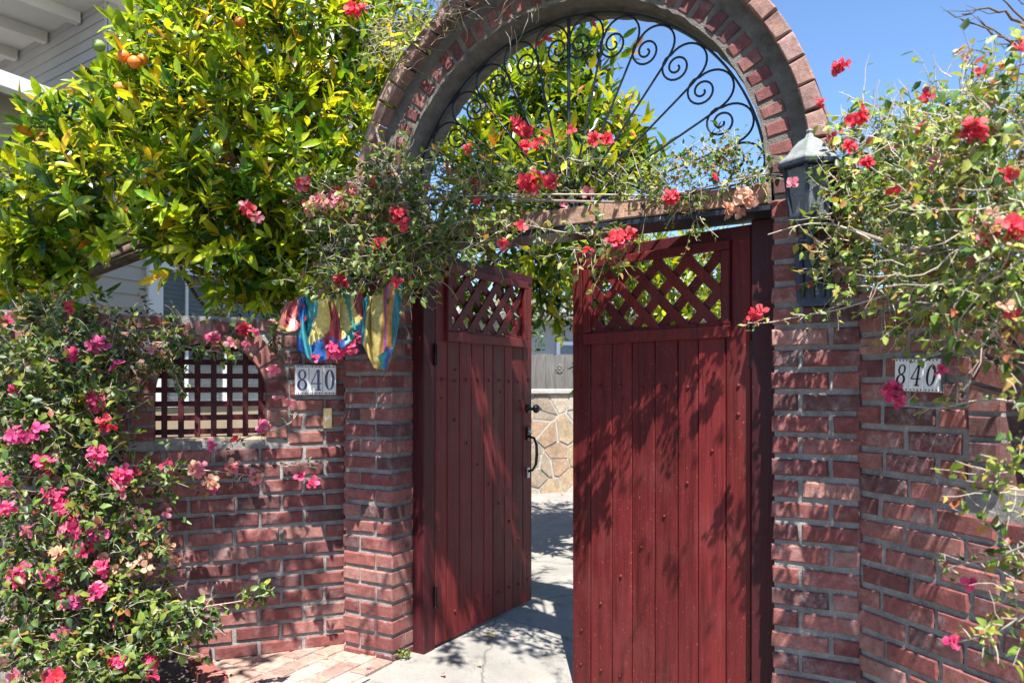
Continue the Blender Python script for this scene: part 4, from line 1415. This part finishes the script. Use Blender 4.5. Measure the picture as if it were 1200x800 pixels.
def left_bougainvillea():
    pl = Plant(41, 'vine', M['vine_leaf'], VIN, [16, 24, 24, 18, 10, 3, 2]); r = pl.r
    blobs = [(40,400,3.25,.20,70),(110,390,3.35,.18,60),(150,400,3.4,.11,30),(60,450,3.15,.22,80),(110,470,3.25,.14,46),(30,520,3.1,.16,50),(90,530,3.1,.18,56),
             (195,398,3.45,.06,14),(40,600,3.0,.14,40),(110,610,3.1,.17,54),(80,670,3.0,.18,58),(150,640,3.15,.12,30),(30,740,2.9,.2,70),(90,755,2.95,.2,80),
             (160,750,3.05,.17,66),(205,730,3.15,.11,30),(130,710,3.1,.15,46),(20,680,2.95,.12,26),(130,790,2.95,.15,50),(200,560,3.4,.06,14),(150,560,3.3,.08,18),(10,440,3.1,.16,40),(60,355,3.4,.12,30),(20,360,3.4,.12,26),
             (120,372,3.5,.08,18)]
    blobs = [(a, b + (26 if b < 420 else 8 if b < 480 else 0), c, d, e) for a,b,c,d,e in blobs if (a,b) not in ((120,372),)]
    blob_vine(pl, [(a,b,c,d,int(e*1.35)) for a,b,c,d,e in blobs] + [(110,385,3.55,.06,26),(150,388,3.6,.06,24),(215,384,3.65,.04,12),(70,375,3.5,.07,24),(200,382,3.72,.045,14),(240,382,3.74,.045,12),(280,382,3.76,.04,9),(320,382,3.8,.04,8),(170,380,3.7,.045,12)], .024, .044, droop=.35, bare=.09)
    # runners
    def runner(pts, n, l0=.024, l1=.042, nl=5):
        ps = smooth_line([at(*q) for q in pts], r)
        pl.twigs.append((ps, .0035, .0016))
        for k in range(n):
            i = r.randrange(len(ps)-1); q = ps[i].lerp(ps[i+1], r.random())
            pl.twig(q, rvec(r)+Vector((0,-.3,.2)), r.uniform(.03,.08), nl, l0, l1)
    runner([(180,700,3.1),(215,712,3.15),(255,708,3.2),(290,702,3.22),(315,693,3.25)], 22)
    runner([(170,740,3.1),(210,745,3.15),(245,740,3.15),(262,732,3.2)], 16)
    runner([(150,545,3.3),(200,548,3.4),(255,552,3.45),(300,556,3.5),(340,545,3.5),(372,548,3.55)], 14, .018, .03, 3)
    runner([(150,400,3.4),(200,402,3.4),(235,410,3.42),(262,412,3.45),(275,420,3.46)], 34, .026, .042)
    runner([(200,420,3.4),(206,440,3.4),(210,455,3.4)], 9)
    runner([(262,520,3.5),(290,512,3.5),(330,500,3.55),(345,490,3.58),(352,470,3.6)], 8, .016, .026, 3)
    runner([(0,480,3.0),(40,478,3.0),(80,468,3.05),(95,462,3.1)], 30, .028, .044)
    mg = ('magenta','magenta','pink','magenta','magenta')
    for (px,py,dep,n,key,sp) in [(52,545,2.98,7,'magenta',.05),(115,535,3.0,8,'magenta',.05),(140,555,3.02,6,'magenta',.045),(65,580,2.95,7,'magenta',.045),(72,595,2.95,5,'magenta',.04),(85,620,2.96,10,mg,.06),(112,625,2.98,7,'purple',.05),
            (95,640,2.97,6,mg,.05),(118,665,2.98,4,'magenta',.035),(25,673,2.85,8,'magenta',.05),(58,676,2.87,9,'magenta',.05),(85,705,2.9,6,'purple',.045),(112,694,2.93,6,mg,.045),(75,700,2.9,4,'magenta',.04),
            (140,778,2.85,8,('magenta','red'),.05),(180,768,2.98,6,'magenta',.04),(62,795,2.75,7,('magenta','red'),.045),(180,790,2.95,3,'magenta',.03),(262,793,3.45,2,'red',.012),(70,740,2.85,3,'pink',.03),(136,727,3.02,3,'magenta',.025),
            (88,415,3.15,6,('magenta','purple'),.045),(115,405,3.22,5,'purple',.04),(110,467,3.1,7,'magenta',.045),(125,495,3.08,4,'red',.03),(20,510,2.9,7,('magenta','purple'),.05),(45,505,2.95,4,'purple',.04),(8,595,2.8,4,'magenta',.03),
            (138,430,3.2,3,'purple',.025),(82,360,3.35,3,'red',.025),(8,378,3.3,2,'magenta',.02),(48,540,2.95,5,'magenta',.04),(12,455,3.0,2,'magenta',.02),
            (178,411,3.36,3,('peach','pink'),.022),(250,398,3.44,5,('pink','magenta'),.03),(272,402,3.44,3,('peach','pink'),.02),(290,402,3.44,2,'pink',.014),(297,390,3.5,2,'magenta',.014),(320,435,3.56,3,('pink','magenta'),.02),
            (195,545,3.36,4,'magenta',.035),(230,548,3.4,5,('peach','pink'),.04),(250,562,3.42,5,'peach',.04),(270,548,3.44,4,('peach','pink'),.035),(300,558,3.48,4,('peach','pink'),.03),(250,573,3.42,2,'magenta',.016),(352,560,3.5,2,'magenta',.016),(367,564,3.5,3,'magenta',.016),
            (175,652,3.15,5,'peach',.035),(195,645,3.18,5,'peach',.035),(205,655,3.2,3,'peach',.02),(155,600,3.15,4,'peach',.035),(150,615,3.15,3,('peach','pink'),.025),(135,665,3.02,2,'peach',.014),(155,665,3.05,2,'peach',.014),(172,665,3.08,2,'peach',.02),
            (140,575,3.1,2,'pink',.014),(125,650,3.0,2,'peach',.016),(70,648,2.9,3,'peach',.022),(340,470,3.58,2,('pink','peach'),.014),(325,468,3.56,1,'pink',.01),(160,555,3.28,2,'red',.016),(285,385,3.5,4,('red','magenta'),.022),(310,500,3.52,4,('pink','purple'),.03),(245,520,3.44,3,'purple',.025),(277,516,3.45,2,'red',.014),
            (0,560,2.8,3,'magenta',.025),(195,600,3.3,1,'pink',.01),(35,620,2.9,3,'pink',.03),(150,750,3.0,3,'peach',.03),(20,790,2.75,3,'pink',.03)]:
        cluster(pl, px, py, dep, n, key, sp)
    base = Vector((-1.75, 3.3, .04))
    stems = [('stem', [base, at(95,700,3.12), at(70,640,3.1), at(60,600,3.12), at(90,540,3.2), at(70,450,3.3), at(50,390,3.4)], .022, .010),
             ('stem', [base, at(110,690,3.16), at(115,610,3.2), at(130,520,3.3), at(140,440,3.4), at(190,405,3.42)], .018, .006),
             ('stem', [base+Vector((.06,0,0)), at(125,720,3.15), at(160,640,3.3), at(150,560,3.35), at(200,548,3.42)], .012, .004)]
    finish_plant(pl, 'bougainvillea', base, 'magenta flowered bougainvillea climbing the left brick wall', 'vine', None, 300, stems, M['stem'], 'foliage', M['twig'])
left_bougainvillea()

def arch_bougainvillea():
    pl = Plant(52, 'vine', M['vine_leaf'], VIN, [8, 18, 24, 24, 16, 6, 3]); r = pl.r
    blobs = [(455,215,3.5,.16,56),(410,235,3.5,.16,56),(370,225,3.55,.10,26),(440,260,3.45,.16,54),(395,290,3.5,.14,34),(440,310,3.45,.14,46),(480,300,3.4,.12,46),(500,270,3.4,.13,44),(505,225,3.45,.15,46),
             (550,215,3.4,.13,38),(560,250,3.35,.11,34),(600,225,3.35,.10,26),(640,210,3.3,.09,20),(650,185,3.35,.08,14),(690,198,3.3,.08,13),(595,278,3.25,.06,14),(570,288,3.3,.07,18),(690,278,3.12,.08,22),(650,288,3.2,.05,8),
             (480,330,3.4,.09,26),(395,322,3.36,.06,12),(355,335,3.4,.05,10),(430,318,3.34,.05,10),(455,308,3.34,.05,10),(465,195,3.5,.08,16),(400,330,3.5,.07,16),(720,222,3.2,.06,9),(750,218,3.15,.06,10),(710,290,3.1,.05,12),(530,290,3.35,.08,20)]
    blob_vine(pl, [(a,b,c,d,int(e*(1.4 if a < 540 else 1.1))) for a,b,c,d,e in blobs], .022, .040, droop=.25, bare=.24, leafy=.95)
    # right half of the lintel
    blob_vine(pl, [(780,215,3.05,.07,24),(815,205,3.0,.07,30),(850,205,2.95,.07,30),(870,195,2.95,.06,20),(800,232,3.0,.05,14),(835,195,3.0,.06,14),(885,210,2.9,.05,12),(815,250,2.95,.04,10),(760,235,3.05,.06,16)], .017, .03, bare=.1)
    # thin tendrils against the sky
    def runner(pts, n, l0, l1, nl=3, r0=.0028, tw=(.03,.07)):
        ps = smooth_line([at(*q) for q in pts], r); pl.twigs.append((ps, r0, r0*.5))
        for k in range(n):
            i = r.randrange(len(ps)-1); q = ps[i].lerp(ps[i+1], r.random())
            pl.twig(q, rvec(r)+Vector((0,-.3,.1)), r.uniform(*tw), nl, l0, l1)
    runner([(760,235,3.1),(790,190,3.1),(820,165,3.1),(848,152,3.1)], 9, .022, .04, 3)
    runner([(770,230,3.1),(800,200,3.1),(825,172,3.1),(838,150,3.1)], 6, .022, .036, 2)
    runner([(450,240,3.4),(520,232,3.35),(600,228,3.25),(700,228,3.1),(780,228,2.98),(840,216,2.9),(900,203,2.8)], 22, .02, .034, 4, .006)
    runner([(430,290,3.4),(500,265,3.35),(580,258,3.25),(660,272,3.15),(720,272,3.05)], 26, .02, .034, 4, .005)
    runner([(600,262,3.2),(570,280,3.25),(548,292,3.3)], 10, .02, .032)
    # bare pale twigs on the arch crown (dried vine at the top left)
    for (px,py,dep,n) in [(470,60,3.6,46),(440,60,3.75,30),(500,20,3.5,40),(530,10,3.4,36),(460,30,3.7,26),(600,0,3.3,16)]:
        c = at(px,py,dep)
        for k in range(n):
            p = c + rvec(r)*(.13*r.random()**.5)
            pl.twig(p, rvec(r)+Vector((0,0,.1)), r.uniform(.06,.18), r.choice([0,0,2,3]), .015, .028, .1, .0018, wiggle=.5)
    for k in range(70):
        i = r.choice([(450,215),(400,250),(480,310),(560,240),(620,225),(690,275),(590,270),(640,245),(410,300),(700,205),(460,330)])
        p = at(i[0]+r.uniform(-40,40), i[1]+r.uniform(-20,20), 3.3 if i[0] > 560 else 3.4)
        pl.twig(p, rvec(r)+Vector((0,-.5,-.1)), r.uniform(.08,.2), 0, .02, .03, .2, .002, wiggle=.5)
    for (x,y,z,R,n) in [(.45,2.35,3.2,.3,9),(.85,2.05,3.0,.22,8),(.2,2.5,3.3,.25,8)]:  # unseen twigs added overhead to cast leaf shadows on the right gate leaf
        for k in range(n):
            v = rvec(r); p = Vector((x,y,z)) + v*(R*r.random()**.5)
            if p.z < CAMH + .502*p.y + .12: continue
            pl.twig(p, v*.5+Vector((0,0,-.6)), r.uniform(.1,.25), r.randint(5,9), .022, .04)
    for (px,py,dep,n,key,sp) in [(622,212,3.2,15,'red',.06),(645,212,3.2,6,'red',.03),(466,250,3.3,9,'red',.045),(475,262,3.3,4,'red',.025),(724,281,3.02,9,'red',.045),(738,275,3.02,4,'red',.02),(608,146,3.3,6,'red',.035),(618,155,3.3,4,'red',.025),
            (617,172,3.28,4,'red',.025),(632,168,3.28,4,'red',.03),(697,162,3.25,4,'red',.022),(712,163,3.25,4,'red',.022),(552,175,3.35,3,'red',.02),(788,231,2.95,5,'red',.03),(443,285,3.33,4,'red',.025),(400,330,3.35,5,'red',.03),(355,215,3.4,6,('red','pink'),.035),
            (378,235,3.4,9,('pink','peach'),.055),(400,235,3.38,8,('peach','pink'),.05),(410,220,3.38,6,('peach','pink'),.045),(365,245,3.4,4,'peach',.03),(360,240,3.4,3,'magenta',.025),(290,245,3.55,5,('red','pink'),.035),(300,255,3.55,3,'pink',.025),
            (640,155,3.3,2,'red',.016),(670,152,3.28,2,'red',.014),(555,215,3.35,2,'red',.014),(440,215,3.38,2,'red',.016),(395,222,3.4,2,'red',.016),(610,265,3.15,3,'red',.018),(590,285,3.15,2,'red',.014),(560,238,3.3,2,'red',.012),(835,208,2.9,2,'red',.012),
            (412,12,3.6,7,'red',.04),(425,10,3.6,3,'red',.02),(640,48,3.4,3,'red',.018),(632,55,3.4,2,'red',.014),(694,30,3.3,1,'red',.01),(870,230,2.8,6,'peach',.03),(850,245,2.82,5,'peach',.026),(868,250,2.82,3,'peach',.018),(880,235,2.8,3,'peach',.02),
            (882,370,2.75,3,'red',.022),(892,368,2.75,2,'red',.016),(465,330,3.3,2,'red',.014),(500,222,3.4,1,'red',.01),(660,240,3.2,2,'pink',.014),(690,225,3.2,2,'pink',.016),(690,290,3.05,1,'red',.01),(740,160,3.2,1,'red',.01),
            (395,408,3.42,11,'magenta',.05),(412,405,3.42,6,'magenta',.035),(423,396,3.42,4,'magenta',.025),(368,420,3.46,2,'magenta',.02)]:
        cluster(pl, px, py, dep, n, key, sp, .020, .029)
    base = Vector((-1.02, 4.32, 0))
    stems = [('stem', [base, base+Vector((-.02,.02,.8)), base+Vector((.02,-.02,1.55)), at(372,352,3.86), at(400,320,3.66), at(440,250,3.5), at(480,210,3.45)], .018, .009),
             ('stem', [at(440,250,3.5), at(540,232,3.35), at(640,235,3.2), at(740,236,3.05), at(830,222,2.93)], .009, .004),
             ('stem', [at(470,215,3.5), at(440,150,3.7), at(455,90,3.7), at(500,30,3.5)], .008, .003)]
    finish_plant(pl, 'bougainvillea', base, 'red flowered bougainvillea draped over the lintel and arch', 'vine', None, 300, stems, M['stem'], 'foliage', M['twig'])
arch_bougainvillea()

def right_bougainvillea():
    pl = Plant(63, 'vine', M['vine_leaf'], VIN, [8, 14, 22, 24, 17, 8, 4]); r = pl.r
    blobs = [(1020,180,2.62,.09,22),(1020,230,2.72,.16,60),(1060,190,2.62,.15,50),(1000,290,2.68,.12,40),(1055,280,2.55,.18,80),(1080,240,2.5,.17,80),(1120,180,2.35,.15,60),(1030,160,2.6,.10,24),(1090,330,2.35,.12,44),(1150,140,2.2,.12,36),(1110,230,2.05,.15,56),(1120,300,2.0,.15,62),(1160,180,1.9,.13,40),(1175,250,1.85,.15,50),
             (1180,320,1.8,.13,46),(1110,345,2.2,.11,34),(1050,335,2.45,.10,30),(1000,335,2.5,.06,8),(1170,380,1.8,.10,26),(1130,120,1.95,.10,14),(1180,140,1.85,.12,20),(998,240,2.5,.08,18),(985,215,2.52,.05,8),(975,300,2.5,.05,7),(1196,440,1.75,.07,12),
             (1196,560,1.75,.06,14),(1194,620,1.75,.05,10),(1196,680,1.75,.05,8),(1160,662,1.82,.03,4),(1188,740,1.72,.05,6),(1060,150,2.25,.07,10),(1190,90,1.8,.07,8),(1170,415,1.8,.05,6)]
    blob_vine(pl, [(a,b,c,d,int(e*1.6)) for a,b,c,d,e in blobs], .019, .038, droop=.25, bare=.26, leafy=.95, front=.2)
    for k in range(150):
        c = r.choice(blobs[:17]); p = at(c[0]+r.uniform(-50,50), c[1]+r.uniform(-40,40), c[2] - r.uniform(0,.15))
        pl.twig(p, rvec(r)+Vector((0,-.3,-.1)), r.uniform(.06,.2), r.choice([0,0,0,2]), .014, .024, .1, .0022, wiggle=.5)
    # bare twigs against the sky
    for (px,py) in [(1020,110),(1028,100),(1035,120),(1045,110),(1012,95),(1160,100),(1180,80),(1110,100)]:
        p = at(px, py+30, 2.25); pl.twig(p, Vector((r.uniform(-.3,.3),0,1)), r.uniform(.08,.16), r.choice([0,0,2]), .014, .022, -.05, .0018, wiggle=.3)
    # unseen vine sprays added above and beside the frame to shade the wall
    for (x,y,z,R,n) in [(1.7,1.7,2.5,.35,34),(1.35,1.85,2.75,.3,14),(1.8,1.25,2.4,.35,30)]:
        for k in range(n):
            v = rvec(r); p = Vector((x,y,z)) + v*(R*r.random()**.45)
            if 600 + FPX*p.x/p.y < 1260 and HOR - FPX*(p.z-CAMH)/p.y > -60: continue
            pl.twig(p, v+rvec(r), r.uniform(.08,.18), r.randint(4,7), .02, .034)
    def runner(pts, n, l0, l1, nl=3, r0=.003):
        ps = smooth_line([at(*q) for q in pts], r); pl.twigs.append((ps, r0, r0*.5))
        for k in range(n):
            i = r.randrange(len(ps)-1); q = ps[i].lerp(ps[i+1], r.random())
            pl.twig(q, rvec(r)+Vector((0,-.3,.1)), r.uniform(.03,.07), nl, l0, l1)
    runner([(1040,345,2.2),(985,362,2.4),(940,370,2.55),(900,378,2.7),(876,378,2.75)], 16, .014, .026)
    runner([(1050,300,2.15),(1000,270,2.3),(950,262,2.45),(900,275,2.65)], 3, .014, .024, 2, .004)
    runner([(1190,470,1.75),(1140,470,1.9),(1100,478,2.0),(1060,475,2.15)], 8, .014, .026)
    runner([(1200,640,1.7),(1160,655,1.8),(1130,660,1.88),(1105,668,1.95)], 9, .016, .028)
    runner([(1200,720,1.7),(1165,742,1.75),(1140,748,1.82),(1120,752,1.88)], 9, .016, .028)
    for (px,py,dep,n,key,sp) in [(986,76,2.4,5,'red',.026),(1003,138,2.25,8,'red',.035),(1018,190,2.2,4,'red',.02),(995,172,2.25,4,'red',.02),(1140,156,1.8,9,'red',.035),(1130,62,2.0,3,'peach',.016),(1150,85,2.0,2,'red',.012),(1085,110,2.1,3,'red',.016),
            (1155,275,1.75,7,('red','pink'),.03),(1190,265,1.65,5,'red',.03),(1135,262,1.85,3,'red',.02),(1165,250,1.75,2,'peach',.018),(960,120,2.45,2,'red',.012),(1050,222,2.1,2,'red',.012),(1195,60,1.8,2,'red',.014),
            (1046,459,2.22,8,'magenta',.03),(1050,468,2.2,4,('pink','magenta'),.02),(1103,434,2.12,2,'magenta',.008),(1117,751,1.88,3,'magenta',.012),(1136,682,1.85,2,'magenta',.012),(1180,365,1.7,4,('red','peach'),.025),(1080,150,2.15,2,'red',.012),
            (1160,115,1.9,3,'red',.016),(975,160,2.4,2,'red',.012),(1075,300,2.1,2,'red',.012),(1180,205,1.75,3,'red',.018),(1100,190,2.0,2,'pink',.014),(930,215,2.5,2,'pink',.012),(1040,275,2.15,2,'peach',.014)]:
        cluster(pl, px, py, dep, n, key, sp, .015, .022)
    R70 = Matrix.Rotation(RW_RZ, 4, 'Z')
    base = RW_O + (R70 @ Vector((1.15, -.12, 0))); base.z = gz(base.x, base.y)
    stems = [('stem', [base, base+Vector((.02,.05,.6)), base+Vector((0,.1,1.2)), at(1195,330,1.85), at(1130,300,2.02), at(1060,290,2.2), at(1000,270,2.35)], .020, .006),
             ('stem', [base+Vector((0,.1,1.2)), at(1200,260,1.85), at(1150,200,1.95), at(1080,170,2.2)], .014, .005),
             ('stem', [base+Vector((0,.08,1.1)), at(1198,380,1.8), at(1140,350,1.95), at(1090,360,2.05), at(1030,345,2.25)], .014, .005)]
    finish_plant(pl, 'bougainvillea', base, 'twiggy bougainvillea with red flowers spilling over the right wall', 'vine', None, 300, stems, M['stem'], 'foliage', M['twig'])
right_bougainvillea()

# bare tree branches against the sky at upper right
def bare_tree():
    r = random.Random(77)
    b = Vector((5.6, 7.5, gz(5.6,7.5)))
    g = empty('bare_tree', b, 0, 'leafless dark branches against the sky at upper right', 'tree')
    t = [b, Vector((5.65,7.4,1.5)), Vector((5.5,7.2,3.0)), Vector((5.2,7.0,4.3))]
    o = MB().tube([p-b for p in smooth_line(t, r)], [.09 - .05*i/12 for i in range(13)], 9).build('trunk', M['bark'], g, True)
    for pts in ([(1290,120,7),(1230,60,7),(1190,12,7),(1160,-8,7)], [(1260,90,7),(1200,55,7),(1165,40,7),(1125,20,7)], [(1230,60,7),(1190,50,7),(1150,25,7)], [(1200,30,7),(1170,12,7),(1130,15,7)], [(1300,140,7),(1240,90,7),(1205,75,7),(1175,80,7)], [(1270,100,7),(1230,30,7),(1210,-20,7)]):
        ps = smooth_line([at(*q)-b for q in pts], r)
        ps = [p + rvec(r)*.02 for p in ps]
        MB().tube([t[3]-b] + ps, [.02] + [.016 - .012*i/len(ps) for i in range(len(ps))], 6).build('branch', M['bark'], g, True)
        for k in range(3):
            q = ps[r.randrange(3, len(ps))]
            MB().tube([q, q+Vector((-.12,0,.03))+rvec(r)*.06, q+Vector((-.25,0,.08))+rvec(r)*.1], [.006,.004,.002], 4).build('twig', M['bark'], g, True)
bare_tree()

# ------------------------------------------------------------------ rainbow scarf tied in the vine
def scarf():
    g = empty('rainbow_scarf', at(400, 345, 3.42), 0, 'sheer rainbow scarf tied in the vine above the blue house number', 'scarf')
    base = g.location.copy()
    RED=(.32,.03,.045); ORA=(.62,.29,.07); YEL=(.68,.55,.17); GRN=(.06,.30,.22); TEA=(.04,.27,.32); BLU=(.025,.11,.34); PUR=(.36,.10,.30); SAL=(.55,.20,.16)
    r = random.Random(9)
    def sheet(name, top, bot, bands, dep, folds, amp, nu=48, nv=18, lower=None, slant=0.0):
        def ev(pl, u):
            x = u*(len(pl)-1); i = min(int(x), len(pl)-2); f = x-i; f = f*f*(3-2*f)
            return (pl[i][0]*(1-f)+pl[i+1][0]*f, pl[i][1]*(1-f)+pl[i+1][1]*f)
        V = []; T = []; F = []
        for j in range(nv+1):
            v = j/nv
            for i in range(nu+1):
                u = i/nu
                a = ev(top, u); b = ev(bot, u)
                sag = 1
                ph = folds*6.283*(u + .12*math.sin(5.1*u)) + 1.1*math.sin(2.2*v+3*u)
                dd = amp*(.35+.75*v)*math.sin(ph) + amp*.3*math.sin(2.7*ph+3*v+1)
                px = a[0]*(1-v)+b[0]*v + 2.0*math.sin(ph*.5+v*4); py = a[1]*(1-v)+b[1]*v + 1.6*math.sin(ph+1)
                V.append(at(px, py, dep + dd) - base)
                uu = u + slant*(v-.5) + .03*math.sin(5*v+7*u)
                k = min(max(int(uu*len(bands)), 0), len(bands)-1); c = bands[k]
                if lower and v > lower[0] + .08*math.sin(6*u): c = lower[1][min(int(u*len(lower[1])), len(lower[1])-1)]
                T.append(c)
        for j in range(nv):
            for i in range(nu): F.append((j*(nu+1)+i, j*(nu+1)+i+1, (j+1)*(nu+1)+i+1, (j+1)*(nu+1)+i))
        me = new_mesh(name, V, F, M['cloth'], True)
        ca = me.attributes.new('tint', 'FLOAT_COLOR', 'POINT')
        ca.data.foreach_set('color', np.array([(t[0],t[1],t[2],1) for t in T], dtype=np.float32).ravel())
        o = link_mesh(name, me, g)
        md = o.modifiers.new('thickness', 'SOLIDIFY'); md.thickness = .0012
        return o
    sheet('swag', [(344,354),(358,346),(374,352),(392,350)], [(350,410),(364,424),(384,420),(398,400)], [BLU,TEA,TEA,YEL,YEL,YEL,RED], 3.44, 2.1, .035, 70, 30, (.66, [BLU,TEA,BLU,RED,ORA]), .45)
    sheet('swag', [(384,352),(400,342),(414,340),(428,336)], [(388,404),(400,410),(414,396),(424,388)], [RED,RED,YEL,YEL,GRN,YEL,RED], 3.41, 1.7, .03, 60, 26, (.78, [BLU,BLU,GRN,TEA]), -.35)
    sheet('tail', [(424,350),(436,346),(452,338),(472,322)], [(424,398),(436,430),(452,433),(463,404)], [TEA,TEA,YEL,YEL,YEL,YEL,YEL,ORA,PUR,SAL,ORA,TEA,TEA], 3.38, 2.2, .032, 80, 34, None, .12)
    sheet('tail_corner', [(441,416),(450,413),(459,408)], [(447,430),(452,435),(457,428)], [GRN,TEA,BLU], 3.35, .8, .006, 20, 10)
    sheet('bow', [(328,362),(338,352),(350,350),(360,358)], [(327,384),(336,390),(346,388),(358,372)], [SAL,SAL,RED,SAL,RED,BLU], 3.42, 1.6, .022, 50, 18, (.8,[YEL,YEL,SAL,RED]), .3)
scarf()

# ------------------------------------------------------------------ small things on the ground
def small_things():
    # weed at the foot of the left pier
    pl = Plant(91, 'vine', M['vine_leaf'], VIN, [4,14,24,20,8,0,0]); r = pl.r
    b = GW(.03, .06, .006)
    for k in range(16):
        pl.twig(b + Vector((r.uniform(-.035,.035), r.uniform(-.02,.02), 0)), rvec(r)*.6+Vector((0,0,1)), r.uniform(.02,.05), 4, .010, .02, .1, .0012)
    finish_plant(pl, 'weed', b, 'small green weed at the foot of the left gate pier', 'weed', None, 0, (), None, 'foliage')
    TV, TF = leaf_template('citrus')
    spots = [(752,150,0)]
    cols = [(.36,.2,.05),(.30,.14,.05),(.5,.36,.05)]
    for (px, py, lab) in [(640,586,'dry brown leaf on the bright courtyard floor, nearest the stone wall'),(660,580,'curled dry leaf on the courtyard floor beside the right gate leaf'),(566,742,'dry leaf lying on the concrete under the left gate leaf')]:
        Zd = FPX*CAMH/(py-HOR); p = at(px, py, Zd); p.z = gz(p.x,p.y)+.012
        me = big_mesh('fallen_leaf', TV*np.array([1,1,1.8]), TF, np.array([cols[rnd.randrange(3)]]), M['leaf'])
        o = link_mesh('fallen_leaf', me); o.location = p; o.scale = (.07,.07,.07); o.rotation_euler = (.1,.15,rnd.uniform(0,6))
        tag(o, lab, 'leaf', 'fallen leaves')
small_things()
def petals():
    r = random.Random(14)
    for (px, py, key, lab) in [(636,592,'peach','dry peach flower fallen on the courtyard floor beside the left gate leaf'),(655,604,'pink','pink flower fallen on the courtyard floor near the right gate leaf'),
            (300,782,'pink','small pink flower fallen on the brick paving beside the planter edging'),(382,774,'peach','dry peach flower fallen on the brick paving below the door bell'),
            (432,787,'magenta','tiny magenta flower fallen on the paving in front of the left pier'),(562,772,'peach','dry peach flower fallen on the concrete between the gate leaves'),
            (603,742,'magenta','magenta flower fallen on the concrete under the open gate leaf'),(520,786,'pink','pale pink flower fallen where paving meets concrete')]:
        Zd = FPX*CAMH/(py-HOR); p = at(px, py, Zd); p.z = gz(p.x, p.y) + .016
        o = link_mesh('fallen_flower', r.choice(FLOWERS[key]))
        o.location = p; sc = r.uniform(.012,.018); o.scale = (sc, sc, sc*.6); o.rotation_euler = (r.uniform(-.6,.6), r.uniform(-.6,.6), r.uniform(0,6))
        tag(o, lab, 'flower', 'flowers fallen on the ground')
petals()
